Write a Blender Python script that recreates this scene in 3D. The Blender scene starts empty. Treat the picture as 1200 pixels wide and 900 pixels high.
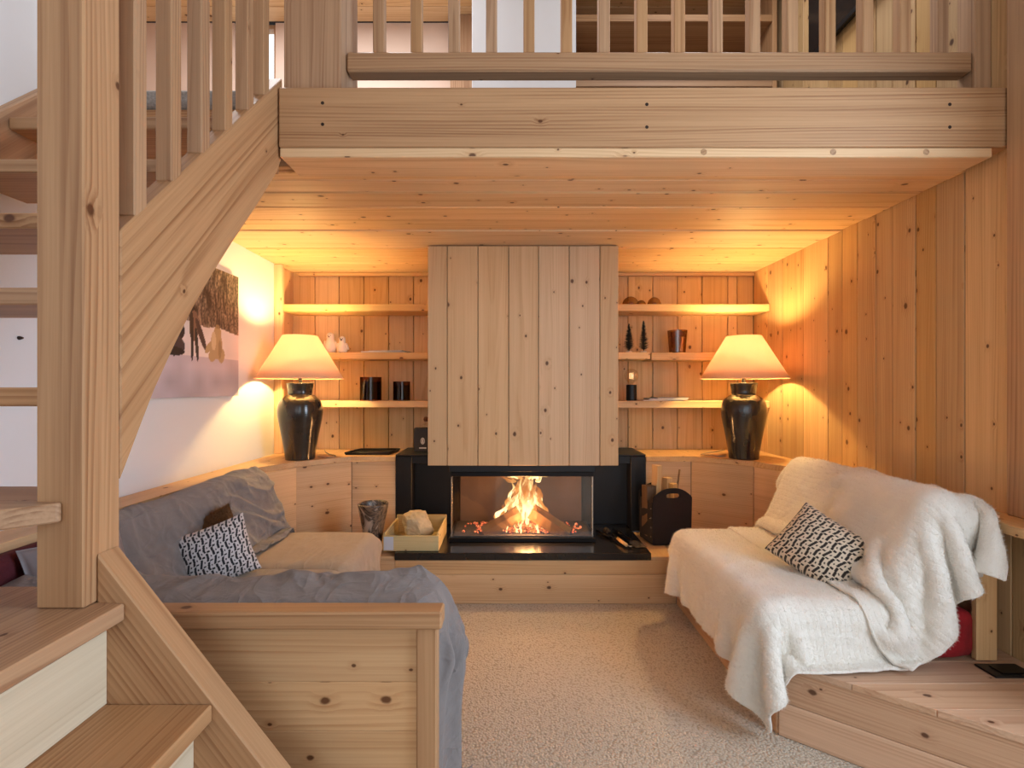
import bpy, bmesh, math, random
import numpy as np
from mathutils import Vector, Matrix, Euler

random.seed(7)
rng = np.random.default_rng(7)
SC = bpy.context.scene
COL = SC.collection
PI = math.pi

# ------------------------------------------------------------------ camera
cam = bpy.data.cameras.new('camera')
cam.sensor_width = 36.0
cam.lens = 18.0                      # 600 px focal length in a 1200 px frame
cam.shift_x = 2.0 / 1200
cam.shift_y = 4.0 / 1200
cam.clip_start = 0.02
cam_o = bpy.data.objects.new('camera', cam)
cam_o.location = (0, 0, 1.2)
cam_o.rotation_euler = (PI / 2, 0, 0)
COL.objects.link(cam_o)
SC.camera = cam_o

# ------------------------------------------------------------------ world, lights, exposure
W = bpy.data.worlds.new('world')
SC.world = W
W.use_nodes = True
W.node_tree.nodes['Background'].inputs[0].default_value = (0.80, 0.90, 1.0, 1)
W.node_tree.nodes['Background'].inputs[1].default_value = 2.0

def area(name, loc, rot, sx, sy, power, color):
    l = bpy.data.lights.new(name, 'AREA')
    l.shape = 'RECTANGLE'; l.size = sx; l.size_y = sy
    l.energy = power; l.color = color
    o = bpy.data.objects.new(name, l)
    o.location = loc; o.rotation_euler = rot
    COL.objects.link(o)
    return o
# daylight by the tall window behind the viewer and by the window in the right wall, out of frame
area('window_daylight', (0.1, -2.75, 1.85), (PI / 2, 0, 0), 2.9, 2.9, 2.5, (0.64, 0.81, 1.0))
area('side_window_daylight', (1.90, 0.62, 1.55), (0, PI / 2, 0), 2.1, 1.02, 56, (0.65, 0.81, 1.0))
# two lights added under the closed upper ceiling to brighten the upstairs
area('upstairs_fill', (-1.25, 2.75, 3.84), (0, 0, 0), 1.2, 0.8, 44, (0.95, 0.97, 1.0))
area('upstairs_fill', (1.15, 2.55, 3.84), (0, 0, 0), 0.7, 0.8, 13, (0.92, 0.96, 1.0))

SC.view_settings.view_transform = 'Standard'
SC.view_settings.look = 'None'
SC.view_settings.exposure = 0.0
SC.view_settings.gamma = 1.0
SC.view_settings.use_curve_mapping = False

# ------------------------------------------------------------------ materials
def lin(c):
    c = c / 255.0
    return c / 12.92 if c <= 0.04045 else ((c + 0.055) / 1.055) ** 2.4
def rgb(r, g, b):
    return (lin(r), lin(g), lin(b), 1)

class NT:
    def __init__(self, name):
        self.m = bpy.data.materials.new(name)
        self.m.use_nodes = True
        self.t = self.m.node_tree
        self.t.nodes.clear()
        self.out = self.t.nodes.new('ShaderNodeOutputMaterial')
    def n(self, kind, **kw):
        nd = self.t.nodes.new(kind)
        for k, v in kw.items():
            setattr(nd, k, v)
        return nd
    def link(self, a, b):
        self.t.links.new(a, b)
    def setin(self, sock, v):
        if hasattr(v, 'is_output') or isinstance(v, bpy.types.NodeSocket):
            self.link(v, sock)
        else:
            sock.default_value = v
    def math(self, op, a, b=None, c=None, clamp=False):
        nd = self.n('ShaderNodeMath', operation=op, use_clamp=clamp)
        self.setin(nd.inputs[0], a)
        if b is not None: self.setin(nd.inputs[1], b)
        if c is not None: self.setin(nd.inputs[2], c)
        return nd.outputs[0]
    def maprange(self, v, a, b, c=0.0, d=1.0, smooth=True):
        nd = self.n('ShaderNodeMapRange')
        nd.interpolation_type = 'SMOOTHSTEP' if smooth else 'LINEAR'
        self.setin(nd.inputs['Value'], v)
        for k, x in zip(('From Min', 'From Max', 'To Min', 'To Max'), (a, b, c, d)):
            self.setin(nd.inputs[k], x)
        return nd.outputs['Result']
    def mix(self, f, a, b, mode='MIX'):
        nd = self.n('ShaderNodeMix', data_type='RGBA', blend_type=mode)
        nd.clamp_factor = True
        self.setin(nd.inputs[0], f)
        self.setin(nd.inputs[6], a)
        self.setin(nd.inputs[7], b)
        return nd.outputs[2]
    def noise(self, vec, scale, detail=2.0, rough=0.5, dist=0.0):
        nd = self.n('ShaderNodeTexNoise')
        self.link(vec, nd.inputs['Vector'])
        nd.inputs['Scale'].default_value = scale
        nd.inputs['Detail'].default_value = detail
        nd.inputs['Roughness'].default_value = rough
        nd.inputs['Distortion'].default_value = dist
        return nd.outputs['Fac']
    def principled(self, color, rough=0.5, metallic=0.0, **kw):
        p = self.n('ShaderNodeBsdfPrincipled')
        self.setin(p.inputs['Base Color'], color)
        self.setin(p.inputs['Roughness'], rough)
        p.inputs['Metallic'].default_value = metallic
        for k, v in kw.items():
            self.setin(p.inputs[k.replace('_', ' ')], v)
        self.link(p.outputs[0], self.out.inputs[0])
        return p
    def bump(self, height, strength, dist, p):
        b = self.n('ShaderNodeBump')
        b.inputs['Strength'].default_value = strength
        b.inputs['Distance'].default_value = dist
        self.link(height, b.inputs['Height'])
        self.link(b.outputs[0], p.inputs['Normal'])

MATS = {}
def wood(name, axis, light, dark, knot=(82, 44, 22), knots=0.5, ring=95.0, rough=0.5, vary=0.12, ringw=0.42):
    """knotty softwood; axis is the local axis the grain runs along"""
    if name in MATS: return MATS[name]
    t = NT(name)
    tc = t.n('ShaderNodeTexCoord')
    oi = t.n('ShaderNodeObjectInfo')
    sep = t.n('ShaderNodeSeparateXYZ'); t.link(tc.outputs['Object'], sep.inputs[0])
    sn = t.n('ShaderNodeSeparateXYZ'); t.link(tc.outputs['Normal'], sn.inputs[0])
    o = {'X': ('X', 'Y', 'Z'), 'Y': ('Y', 'Z', 'X'), 'Z': ('Z', 'X', 'Y')}[axis]
    L, A, B = (sep.outputs[k] for k in o)
    nA = t.math('ABSOLUTE', sn.outputs[o[1]]); nB = t.math('ABSOLUTE', sn.outputs[o[2]])
    r = oi.outputs['Random']
    L = t.math('ADD', L, t.math('MULTIPLY', r, 71.3))
    r2 = t.math('FRACT', t.math('MULTIPLY', r, 13.77))
    r3 = t.math('FRACT', t.math('MULTIPLY', r, 131.1))
    Ao = t.math('ADD', A, t.math('MULTIPLY', r2, 9.0))
    Bo = t.math('ADD', B, t.math('MULTIPLY', r3, 9.0))
    iso = t.n('ShaderNodeCombineXYZ')
    for i, s in enumerate((L, Ao, Bo)): t.link(s, iso.inputs[i])
    # knots: branches cut square by whichever face of the board shows
    V = t.math('ADD', t.math('MULTIPLY', A, t.math('SUBTRACT', 1.0, nA)), t.math('MULTIPLY', B, t.math('SUBTRACT', 1.0, nB)))
    V = t.math('ADD', V, t.math('MULTIPLY_ADD', r3, 7.0, t.math('MULTIPLY', t.math('ROUND', nA), 3.3)))
    kv = t.n('ShaderNodeCombineXYZ')
    t.link(t.math('MULTIPLY', L, 0.72), kv.inputs[0]); t.link(V, kv.inputs[1])
    vo = t.n('ShaderNodeTexVoronoi', feature='F1', voronoi_dimensions='2D')
    t.link(kv.outputs[0], vo.inputs['Vector'])
    vo.inputs['Scale'].default_value = 10.0
    vo.inputs['Randomness'].default_value = 1.0
    sc = t.n('ShaderNodeSeparateColor'); t.link(vo.outputs['Color'], sc.inputs[0])
    has = t.math('LESS_THAN', sc.outputs[0], knots)
    rad = t.math('MULTIPLY_ADD', t.math('POWER', sc.outputs[1], 2.0), 0.070, 0.030)
    wob = t.math('MULTIPLY_ADD', t.noise(iso.outputs[0], 90, 2.0), 0.5, 0.75)
    kd = t.math('DIVIDE', t.math('MULTIPLY', vo.outputs['Distance'], wob), rad)
    kmask = t.math('MULTIPLY', t.maprange(kd, 1.35, 0.65), has)
    khalo = t.math('MULTIPLY', t.maprange(kd, 4.5, 0.6), has)
    # growth rings, drifting gently along the board
    st = t.n('ShaderNodeVectorMath', operation='MULTIPLY')
    t.link(iso.outputs[0], st.inputs[0]); st.inputs[1].default_value = (0.20, 2.2, 2.2)
    drift = t.noise(st.outputs[0], 1.8, 1.5, 0.4)
    pa = t.math('ADD', A, t.math('MULTIPLY_ADD', r2, 0.16, -0.08))
    pb = t.math('ADD', B, t.math('MULTIPLY_ADD', r3, 0.12, 0.06))
    rr = t.math('SQRT', t.math('ADD', t.math('POWER', t.math('ABSOLUTE', pa), 2.0), t.math('POWER', t.math('ABSOLUTE', pb), 2.0)))
    rr = t.math('ADD', rr, t.math('MULTIPLY', drift, 0.10))
    rr = t.math('ADD', rr, t.math('MULTIPLY', khalo, 0.010))
    st4 = t.n('ShaderNodeVectorMath', operation='MULTIPLY')
    t.link(iso.outputs[0], st4.inputs[0]); st4.inputs[1].default_value = (0.6, 14.0, 14.0)
    rr = t.math('ADD', rr, t.math('MULTIPLY', t.noise(st4.outputs[0], 1.6, 1.0), 0.018))
    ph = t.math('FRACT', t.math('MULTIPLY', rr, ring))
    ringv = t.math('MULTIPLY', t.maprange(ph, 0.15, 0.88), t.maprange(ph, 1.0, 0.88))
    st5 = t.n('ShaderNodeVectorMath', operation='MULTIPLY')
    t.link(iso.outputs[0], st5.inputs[0]); st5.inputs[1].default_value = (0.35, 16.0, 16.0)
    ringv = t.math('MULTIPLY', ringv, t.maprange(t.noise(st5.outputs[0], 2.0, 2.0), 0.38, 0.66, 0.08, 1.0))
    st2 = t.n('ShaderNodeVectorMath', operation='MULTIPLY')
    t.link(iso.outputs[0], st2.inputs[0]); st2.inputs[1].default_value = (1.0, 70.0, 70.0)
    fine = t.noise(st2.outputs[0], 2.5, 3.0, 0.65)
    st3 = t.n('ShaderNodeVectorMath', operation='MULTIPLY')
    t.link(iso.outputs[0], st3.inputs[0]); st3.inputs[1].default_value = (0.25, 9.0, 9.0)
    tone = t.noise(st3.outputs[0], 2.0, 2.0, 0.5)
    f = t.math('MULTIPLY_ADD', ringv, ringw, t.math('MULTIPLY_ADD', fine, 0.75, -0.22), clamp=True)
    f = t.math('ADD', f, t.math('MULTIPLY_ADD', tone, 0.7, -0.35), clamp=True)
    f = t.math('ADD', f, t.math('MULTIPLY', khalo, 0.22), clamp=True)
    col = t.mix(f, rgb(*light), rgb(*dark))
    col = t.mix(t.math('MULTIPLY', kmask, 0.9), col, rgb(*knot))
    val = t.math('MULTIPLY_ADD', r2, 2 * vary, 1 - vary)
    hs = t.n('ShaderNodeHueSaturation')
    t.link(val, hs.inputs['Value']); t.link(col, hs.inputs['Color'])
    t.link(t.math('MULTIPLY_ADD', r3, 0.16, 0.90), hs.inputs['Saturation'])
    p = t.principled(hs.outputs[0], rough, Specular_IOR_Level=0.3)
    t.bump(t.math('ADD', ringv, fine), 0.25, 0.0010, p)
    MATS[name] = t.m
    return t.m

def plain(name, col, rough=0.5, metallic=0.0, nscale=None, namp=0.15, bump=0.0, bscale=200, **kw):
    if name in MATS: return MATS[name]
    t = NT(name)
    tc = t.n('ShaderNodeTexCoord')
    c = rgb(*col)
    if nscale:
        f = t.noise(tc.outputs['Object'], nscale, 4.0, 0.6)
        lo = tuple(x * (1 - namp) for x in c[:3]) + (1,)
        hi = tuple(min(1, x * (1 + namp)) for x in c[:3]) + (1,)
        c = t.mix(f, lo, hi)
    p = t.principled(c, rough, metallic, **kw)
    if bump:
        t.bump(t.noise(tc.outputs['Object'], bscale, 3.0, 0.6), bump, 0.003, p)
    MATS[name] = t.m
    return t.m

PINE_L, PINE_D = (224, 186, 140), (188, 138, 90)
def pine(axis):  return wood('pine_' + axis, axis, PINE_L, PINE_D, knots=0.42, ring=110)
def nichep(axis): return wood('niche_pine_' + axis, axis, (228, 194, 140), (194, 148, 90), knots=0.42, ring=110)
def deckp(axis): return wood('deck_pine_' + axis, axis, (214, 174, 140), (172, 122, 88), knots=0.42, ring=90)
def hood(axis):  return wood('pale_pine_' + axis, axis, (218, 180, 138), (192, 146, 102), knots=0.26, ring=100, vary=0.07)
def wallp(axis): return wood('wall_pine_' + axis, axis, (210, 172, 120), (168, 122, 72), knots=0.50, ring=100, vary=0.16)
def larch(axis): return wood('larch_' + axis, axis, (188, 147, 108), (134, 90, 58), knots=0.10, ring=85, vary=0.08, ringw=0.55)
def pale(axis):  return wood('pale_spruce_' + axis, axis, (216, 198, 168), (188, 164, 130), knots=0.28, ring=120)
def logw(axis):  return wood('split_log_' + axis, axis, (214, 176, 124), (164, 118, 70), knots=0.1, ring=60)

WHITE = plain('white_plaster', (226, 228, 232), 0.85, nscale=3, namp=0.03, bump=0.08, bscale=90)
PINK = plain('warm_plaster', (222, 196, 178), 0.85, nscale=3, namp=0.03)
BLACK = plain('black_steel', (26, 26, 29), 0.42, 0.3, nscale=12, namp=0.2)
SLAB = plain('black_slate', (32, 30, 30), 0.22, 0.0, nscale=18, namp=0.35, bump=0.1, bscale=60)
SOOT = plain('firebrick', (100, 78, 66), 0.7, nscale=5, namp=0.45)
ASH = plain('dark_ash', (62, 52, 48), 0.9, nscale=30, namp=0.6, bump=0.6, bscale=60)
DARKGAP = plain('dark_batten', (46, 28, 16), 0.8)
IRON = plain('dark_iron', (30, 28, 28), 0.35, 0.7)
STEEL = plain('bright_steel', (190, 188, 184), 0.25, 0.9)
FELT = plain('black_felt', (30, 22, 22), 0.95, nscale=60, namp=0.3, bump=0.4, bscale=300)
CERAM = plain('white_ceramic', (238, 226, 206), 0.4)
WAX = plain('cream_wax', (226, 200, 160), 0.6)
PAPER = plain('printed_paper', (150, 150, 165), 0.5, nscale=30, namp=0.5)
PAPERW = plain('page_edges', (226, 222, 212), 0.7)
PAPERD = plain('dark_cover', (52, 44, 40), 0.4, nscale=25, namp=0.5)
REDFAB = plain('red_plaid', (150, 18, 26), 0.9, nscale=22, namp=0.6, bump=0.2)
MAROON = plain('maroon_wool', (86, 28, 36), 0.95, nscale=30, namp=0.4, bump=0.3)
GREYPIL = plain('grey_satin', (138, 126, 126), 0.45, nscale=9, namp=0.25)
BROWNFUR = plain('brown_fur', (112, 76, 44), 0.95, nscale=60, namp=0.5, bump=0.6, bscale=160)
GOLD = plain('gold_foil', (190, 120, 40), 0.25, 0.8)
CORK = plain('cork', (120, 74, 44), 0.8)
STONE = plain('rough_stone', (196, 176, 140), 0.9, nscale=9, namp=0.35, bump=0.5, bscale=40)
LABELW = plain('white_sticker', (206, 210, 222), 0.6)
CORDM = plain('grey_cord', (150, 140, 128), 0.5)
TREEG = plain('dark_bristle', (62, 60, 50), 0.9, nscale=70, namp=0.6)
SNOWB = plain('white_foot', (230, 220, 200), 0.7)

def glassy(name, tint, gloss=0.08, rough=0.02):
    if name in MATS: return MATS[name]
    t = NT(name)
    tr = t.n('ShaderNodeBsdfTransparent'); tr.inputs[0].default_value = tint
    gl = t.n('ShaderNodeBsdfGlossy'); gl.inputs['Roughness'].default_value = rough
    mx = t.n('ShaderNodeMixShader'); mx.inputs[0].default_value = gloss
    t.link(tr.outputs[0], mx.inputs[1]); t.link(gl.outputs[0], mx.inputs[2])
    t.link(mx.outputs[0], t.out.inputs[0])
    MATS[name] = t.m
    return t.m
PANE = glassy('fire_glass', (0.97, 0.95, 0.93, 1), 0.07, 0.06)
SMOKE = glassy('brown_glass', (0.55, 0.36, 0.20, 1), 0.05)
AMBER = glassy('amber_glass', (0.62, 0.42, 0.16, 1), 0.14)
CLEAR = glassy('clear_glass', (0.96, 0.93, 0.88, 1), 0.12)

def fabric(name, col, col2=None, weave=900, bump=0.15, wr=0.5, wscale=9, sheen=0.3):
    if name in MATS: return MATS[name]
    t = NT(name)
    tc = t.n('ShaderNodeTexCoord')
    n1 = t.noise(tc.outputs['Object'], 6, 3.0, 0.6)
    c = t.mix(n1, rgb(*col), rgb(*(col2 or col)))
    p = t.principled(c, 0.9, Sheen_Weight=sheen, Specular_IOR_Level=0.15)
    h = t.math('ADD', t.math('MULTIPLY', t.noise(tc.outputs['Object'], weave, 1.0), 0.12),
               t.math('MULTIPLY', t.noise(tc.outputs['Object'], wscale, 4.0, 0.62, 1.2), wr))
    def ridge(scale, off, dist):
        mp = t.n('ShaderNodeMapping'); t.link(tc.outputs['Object'], mp.inputs[0])
        mp.inputs['Location'].default_value = (off, off * 2, 0); mp.inputs['Rotation'].default_value = (0.4, off, 0.7 * off)
        mp.inputs['Scale'].default_value = (1.0, 0.45, 1.0)
        n = t.noise(mp.outputs[0], scale, 1.5, 0.5, dist)
        r = t.math('SUBTRACT', 1.0, t.math('ABSOLUTE', t.math('MULTIPLY_ADD', n, 4.0, -2.0)), clamp=True)
        return t.math('POWER', r, 2.0)
    h = t.math('ADD', h, t.math('MULTIPLY', t.math('ADD', ridge(6.0, 1.3, 0.8), t.math('MULTIPLY', ridge(13.0, 4.1, 0.6), 0.5)), wr * 1.1))
    t.bump(h, min(1.0, bump * 6), 0.022, p)
    MATS[name] = t.m
    return t.m
SHEET = fabric('grey_sheet', (140, 132, 130), (124, 116, 114))
TANSHEET = fabric('tan_sheet', (186, 166, 142), (172, 152, 128), wr=0.25)

def fur_mat():
    t = NT('ivory_fur')
    tc = t.n('ShaderNodeTexCoord')
    uv = t.n('ShaderNodeUVMap')
    c = t.mix(t.noise(tc.outputs['Object'], 14, 3.0), rgb(242, 236, 226), rgb(232, 224, 212))
    p = t.principled(c, 0.95, Sheen_Weight=0.6, Specular_IOR_Level=0.1)
    sp = t.n('ShaderNodeSeparateXYZ'); t.link(uv.outputs[0], sp.inputs[0])
    wob = t.math('MULTIPLY', t.noise(tc.outputs['Object'], 10, 2.0), 0.02)
    ph = t.math('FRACT', t.math('MULTIPLY', t.math('ADD', sp.outputs[1], wob), 34.0))
    rib = t.math('POWER', t.math('SINE', t.math('MULTIPLY', ph, PI)), 0.6)
    st = t.n('ShaderNodeVectorMath', operation='MULTIPLY')
    t.link(tc.outputs['Object'], st.inputs[0]); st.inputs[1].default_value = (1, 1, 0.5)
    h = t.math('ADD', t.math('MULTIPLY', rib, 0.30), t.math('MULTIPLY', t.noise(st.outputs[0], 150, 4.0, 0.7), 0.8))
    h = t.math('ADD', h, t.math('MULTIPLY', t.noise(tc.outputs['Object'], 30, 3.0, 0.6), 0.5))
    t.bump(h, 0.75, 0.008, p)
    MATS['ivory_fur'] = t.m
    return t.m
FUR = fur_mat()
def pile_mat():
    t = NT('ivory_pile')
    d = t.n('ShaderNodeBsdfDiffuse'); d.inputs[0].default_value = rgb(242, 236, 226)
    tr = t.n('ShaderNodeBsdfTranslucent'); tr.inputs[0].default_value = rgb(242, 236, 226)
    mx = t.n('ShaderNodeMixShader'); mx.inputs[0].default_value = 0.4
    t.link(d.outputs[0], mx.inputs[1]); t.link(tr.outputs[0], mx.inputs[2]); t.link(mx.outputs[0], t.out.inputs[0])
    return t.m
PILE = pile_mat()

def carpet_mat():
    t = NT('beige_loop_carpet')
    tc = t.n('ShaderNodeTexCoord')
    vo = t.n('ShaderNodeTexVoronoi'); t.link(tc.outputs['Object'], vo.inputs['Vector'])
    vo.inputs['Scale'].default_value = 125
    n = t.noise(tc.outputs['Object'], 2.0, 3.0)
    n2 = t.noise(tc.outputs['Object'], 140, 2.0)
    c = t.mix(n, rgb(200, 188, 170), rgb(186, 172, 154))
    c = t.mix(t.maprange(vo.outputs['Distance'], 0.40, 0.95, 0.0, 0.75), c, rgb(136, 120, 100))
    c = t.mix(t.math('MULTIPLY', n2, 0.3), c, rgb(226, 202, 172))
    p = t.principled(c, 0.98, Sheen_Weight=0.2, Specular_IOR_Level=0.1)
    h = t.math('SUBTRACT', 1.0, vo.outputs['Distance'])
    t.bump(h, 0.8, 0.006, p)
    return t.m
CARPET = carpet_mat()
GREYCARPET = plain('grey_tweed_carpet', (150, 146, 142), 0.98, nscale=130, namp=0.6, bump=0.6, bscale=160)

def vase_mat():
    t = NT('dark_glaze')
    tc = t.n('ShaderNodeTexCoord')
    sp = t.n('ShaderNodeSeparateXYZ'); t.link(tc.outputs['Object'], sp.inputs[0])
    w = t.math('SINE', t.math('MULTIPLY', sp.outputs[2], 620.0))
    c = t.mix(t.noise(tc.outputs['Object'], 10, 3.0), rgb(30, 27, 26), rgb(56, 50, 45))
    p = t.principled(c, 0.16, Coat_Weight=0.4)
    t.bump(w, 0.12, 0.0012, p)
    return t.m
VASE = vase_mat()

def shade_mat():
    t = NT('linen_shade')
    tc = t.n('ShaderNodeTexCoord')
    st = t.n('ShaderNodeVectorMath', operation='MULTIPLY')
    t.link(tc.outputs['Object'], st.inputs[0]); st.inputs[1].default_value = (300, 300, 40)
    c = t.mix(t.noise(st.outputs[0], 1.0, 2.0), rgb(244, 224, 190), rgb(232, 208, 170))
    d = t.n('ShaderNodeBsdfDiffuse'); t.link(c, d.inputs[0])
    tr = t.n('ShaderNodeBsdfTranslucent'); tr.inputs[0].default_value = rgb(255, 220, 214)
    mx = t.n('ShaderNodeMixShader'); mx.inputs[0].default_value = 0.52
    t.link(d.outputs[0], mx.inputs[1]); t.link(tr.outputs[0], mx.inputs[2])
    t.link(mx.outputs[0], t.out.inputs[0])
    return t.m
SHADE = shade_mat()

def emit(name, col, strength):
    if name in MATS: return MATS[name]
    t = NT(name)
    e = t.n('ShaderNodeEmission'); e.inputs[0].default_value = col; e.inputs[1].default_value = strength
    t.link(e.outputs[0], t.out.inputs[0])
    MATS[name] = t.m
    return t.m

def vcol_mat(name, rough=0.8, bump=0.0, attr='Col', sheen=0.0):
    t = NT(name)
    a = t.n('ShaderNodeVertexColor'); a.layer_name = attr
    p = t.principled(a.outputs[0], rough, Sheen_Weight=sheen)
    if bump:
        tc = t.n('ShaderNodeTexCoord')
        t.bump(t.noise(tc.outputs['Object'], 260, 2.0), bump, 0.002, p)
    return t.m

def marble_mat():
    t = NT('swirled_marble')
    tc = t.n('ShaderNodeTexCoord')
    n = t.noise(tc.outputs['Object'], 7, 3.0, 0.55, 2.6)
    cr = t.n('ShaderNodeValToRGB')
    t.link(n, cr.inputs[0])
    e = cr.color_ramp.elements
    e[0].position = 0.36; e[0].color = rgb(36, 28, 24)
    e[1].position = 0.64; e[1].color = rgb(176, 160, 146)
    k = cr.color_ramp.elements.new(0.47); k.color = rgb(120, 100, 84)
    k = cr.color_ramp.elements.new(0.53); k.color = rgb(52, 42, 36)
    t.principled(cr.outputs[0], 0.35)
    return t.m
MARBLE = marble_mat()

# ------------------------------------------------------------------ object helpers
def obj(name, me, parent=None, loc=(0, 0, 0), mat=None):
    """link a mesh; loc is in world space, parents here are unrotated empties or meshes"""
    o = bpy.data.objects.new(name, me)
    COL.objects.link(o)
    l = Vector(loc)
    if parent is not None:
        o.parent = parent
        l = l - wloc(parent)
    o.location = l
    if mat is not None and not me.materials:
        me.materials.append(mat)
    return o
def wloc(o):
    v = Vector(o.location)
    while o.parent:
        o = o.parent
        v = v + Vector(o.location)
    return v
def tag(o, label, cat, group=None, kind=None):
    o['label'] = label; o['category'] = cat
    if group: o['group'] = group
    if kind: o['kind'] = kind
    return o
def thing(name, label, cat, loc, group=None):
    o = bpy.data.objects.new(name, None)
    o.empty_display_size = 0.05
    COL.objects.link(o)
    o.location = loc
    return tag(o, label, cat, group)
def structure(o):
    o['kind'] = 'structure'
    return o
def struct_empty(name, loc):
    o = bpy.data.objects.new(name, None); COL.objects.link(o); o.location = loc
    return structure(o)

def finish(bm, smooth=False, name='mesh'):
    bmesh.ops.recalc_face_normals(bm, faces=bm.faces)
    me = bpy.data.meshes.new(name)
    bm.to_mesh(me); bm.free()
    if smooth:
        me.polygons.foreach_set('use_smooth', [True] * len(me.polygons))
    return me

_cache = {}
def box_mesh(sx, sy, sz, bev, mat):
    key = (round(sx, 4), round(sy, 4), round(sz, 4), bev, mat.name)
    if key in _cache: return _cache[key]
    bm = bmesh.new()
    bmesh.ops.create_cube(bm, size=1.0)
    for v in bm.verts:
        v.co.x *= sx; v.co.y *= sy; v.co.z *= sz
    if bev:
        b = min(bev, 0.45 * min(sx, sy, sz))
        bmesh.ops.bevel(bm, geom=list(bm.edges), offset=b, segments=1, affect='EDGES', profile=0.5)
    me = finish(bm)
    me.materials.append(mat)
    _cache[key] = me
    return me
def box(name, x0, x1, y0, y1, z0, z1, mat, parent=None, bev=0.002):
    me = box_mesh(x1 - x0, y1 - y0, z1 - z0, bev, mat)
    return obj(name, me, parent, ((x0 + x1) / 2, (y0 + y1) / 2, (z0 + z1) / 2))

def prism(name, pts, axis, a0, a1, mat, parent=None, bev=0.002, tilt=0.0, smooth=False):
    """extrude a 2-D outline along axis; 'tilt' turns the mesh frame so that grain follows the slope"""
    cx = sum(p[0] for p in pts) / len(pts); cy = sum(p[1] for p in pts) / len(pts)
    am = (a0 + a1) / 2
    def v3(u, v, a):
        return {'X': (a, u, v), 'Y': (u, a, v), 'Z': (u, v, a)}[axis]
    c = Vector(v3(cx, cy, am))
    rot = {'X': Euler((tilt, 0, 0)), 'Y': Euler((0, -tilt, 0)), 'Z': Euler((0, 0, tilt))}[axis]
    inv = rot.to_matrix().inverted()
    bm = bmesh.new()
    lo = [bm.verts.new(inv @ (Vector(v3(p[0], p[1], a0)) - c)) for p in pts]
    hi = [bm.verts.new(inv @ (Vector(v3(p[0], p[1], a1)) - c)) for p in pts]
    n = len(pts)
    bm.faces.new(lo); bm.faces.new(hi[::-1])
    for i in range(n):
        bm.faces.new((lo[i], hi[i], hi[(i + 1) % n], lo[(i + 1) % n]))
    if bev:
        bmesh.ops.bevel(bm, geom=list(bm.edges), offset=bev, segments=1, affect='EDGES', profile=0.5)
    me = finish(bm, smooth)
    me.materials.append(mat)
    o = obj(name, me, parent, c)
    o.rotation_euler = rot
    return o

def lathe_mesh(prof, mat, seg=40, smooth=True, cap0=True, cap1=True):
    bm = bmesh.new()
    rings = []
    for r, z in prof:
        rings.append([bm.verts.new((r * math.cos(2 * PI * k / seg), r * math.sin(2 * PI * k / seg), z)) for k in range(seg)])
    for a, b in zip(rings, rings[1:]):
        for k in range(seg):
            bm.faces.new((a[k], a[(k + 1) % seg], b[(k + 1) % seg], b[k]))
    if cap0: bm.faces.new(rings[0][::-1])
    if cap1: bm.faces.new(rings[-1])
    me = finish(bm, smooth)
    me.materials.append(mat)
    return me
def smooth_prof(pts, n=40):
    """catmull-rom through profile points"""
    P = [pts[0]] + list(pts) + [pts[-1]]
    out = []
    m = max(2, n // (len(pts) - 1))
    for i in range(1, len(P) - 2):
        p0, p1, p2, p3 = (np.array(P[i + k], float) for k in (-1, 0, 1, 2))
        for k in range(m):
            t = k / m
            out.append(tuple(0.5 * ((2 * p1) + (-p0 + p2) * t + (2 * p0 - 5 * p1 + 4 * p2 - p3) * t * t + (-p0 + 3 * p1 - 3 * p2 + p3) * t ** 3)))
    out.append(tuple(pts[-1]))
    return out
def tube_mesh(pts, r, mat, seg=8, taper=None):
    bm = bmesh.new()
    pts = [Vector(p) for p in pts]
    rings = []
    for i, p in enumerate(pts):
        d = (pts[min(i + 1, len(pts) - 1)] - pts[max(i - 1, 0)]).normalized()
        up = Vector((0, 0, 1)) if abs(d.z) < 0.95 else Vector((1, 0, 0))
        s = d.cross(up).normalized(); u = s.cross(d)
        rr = r if taper is None else r * taper[i]
        rings.append([bm.verts.new(p + rr * (math.cos(2 * PI * k / seg) * s + math.sin(2 * PI * k / seg) * u)) for k in range(seg)])
    for a, b in zip(rings, rings[1:]):
        for k in range(seg):
            bm.faces.new((a[k], a[(k + 1) % seg], b[(k + 1) % seg], b[k]))
    bm.faces.new(rings[0][::-1]); bm.faces.new(rings[-1])
    me = finish(bm, True)
    me.materials.append(mat)
    return me
def rbox_mesh(sx, sy, sz, r, mat, sag=0.0, seg=3, cuts=8):
    """soft rounded block, for cushions"""
    bm = bmesh.new()
    bmesh.ops.create_cube(bm, size=2.0)
    bmesh.ops.subdivide_edges(bm, edges=list(bm.edges), cuts=cuts, use_grid_fill=True)
    h = np.array([sx, sy, sz]) / 2
    for v in bm.verts:
        p = np.array(v.co) * h
        q = np.clip(p, -(h - r), h - r)
        d = p - q
        L = np.linalg.norm(d)
        if L > 1e-9: p = q + d / L * r
        u = v.co
        p[2] += sag * (1 - u.x ** 2) * (1 - u.y ** 2) * (1 if u.z > 0 else 0)
        v.co = p
    me = finish(bm, True)
    me.materials.append(mat)
    return me

# ================================================================== THE SETTING
XL, XR = -1.59, 1.763          # side walls
ZC = 2.033                     # low ceiling under the mezzanine
ZM = 2.256                     # top of the mezzanine beam
ZT = 3.87                      # upper ceiling
ZL = 0.753                     # ledge height

structure(box('floor', -1.75, 1.95, -2.7, 3.40, -0.08, 0.0, CARPET, bev=0))

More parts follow.
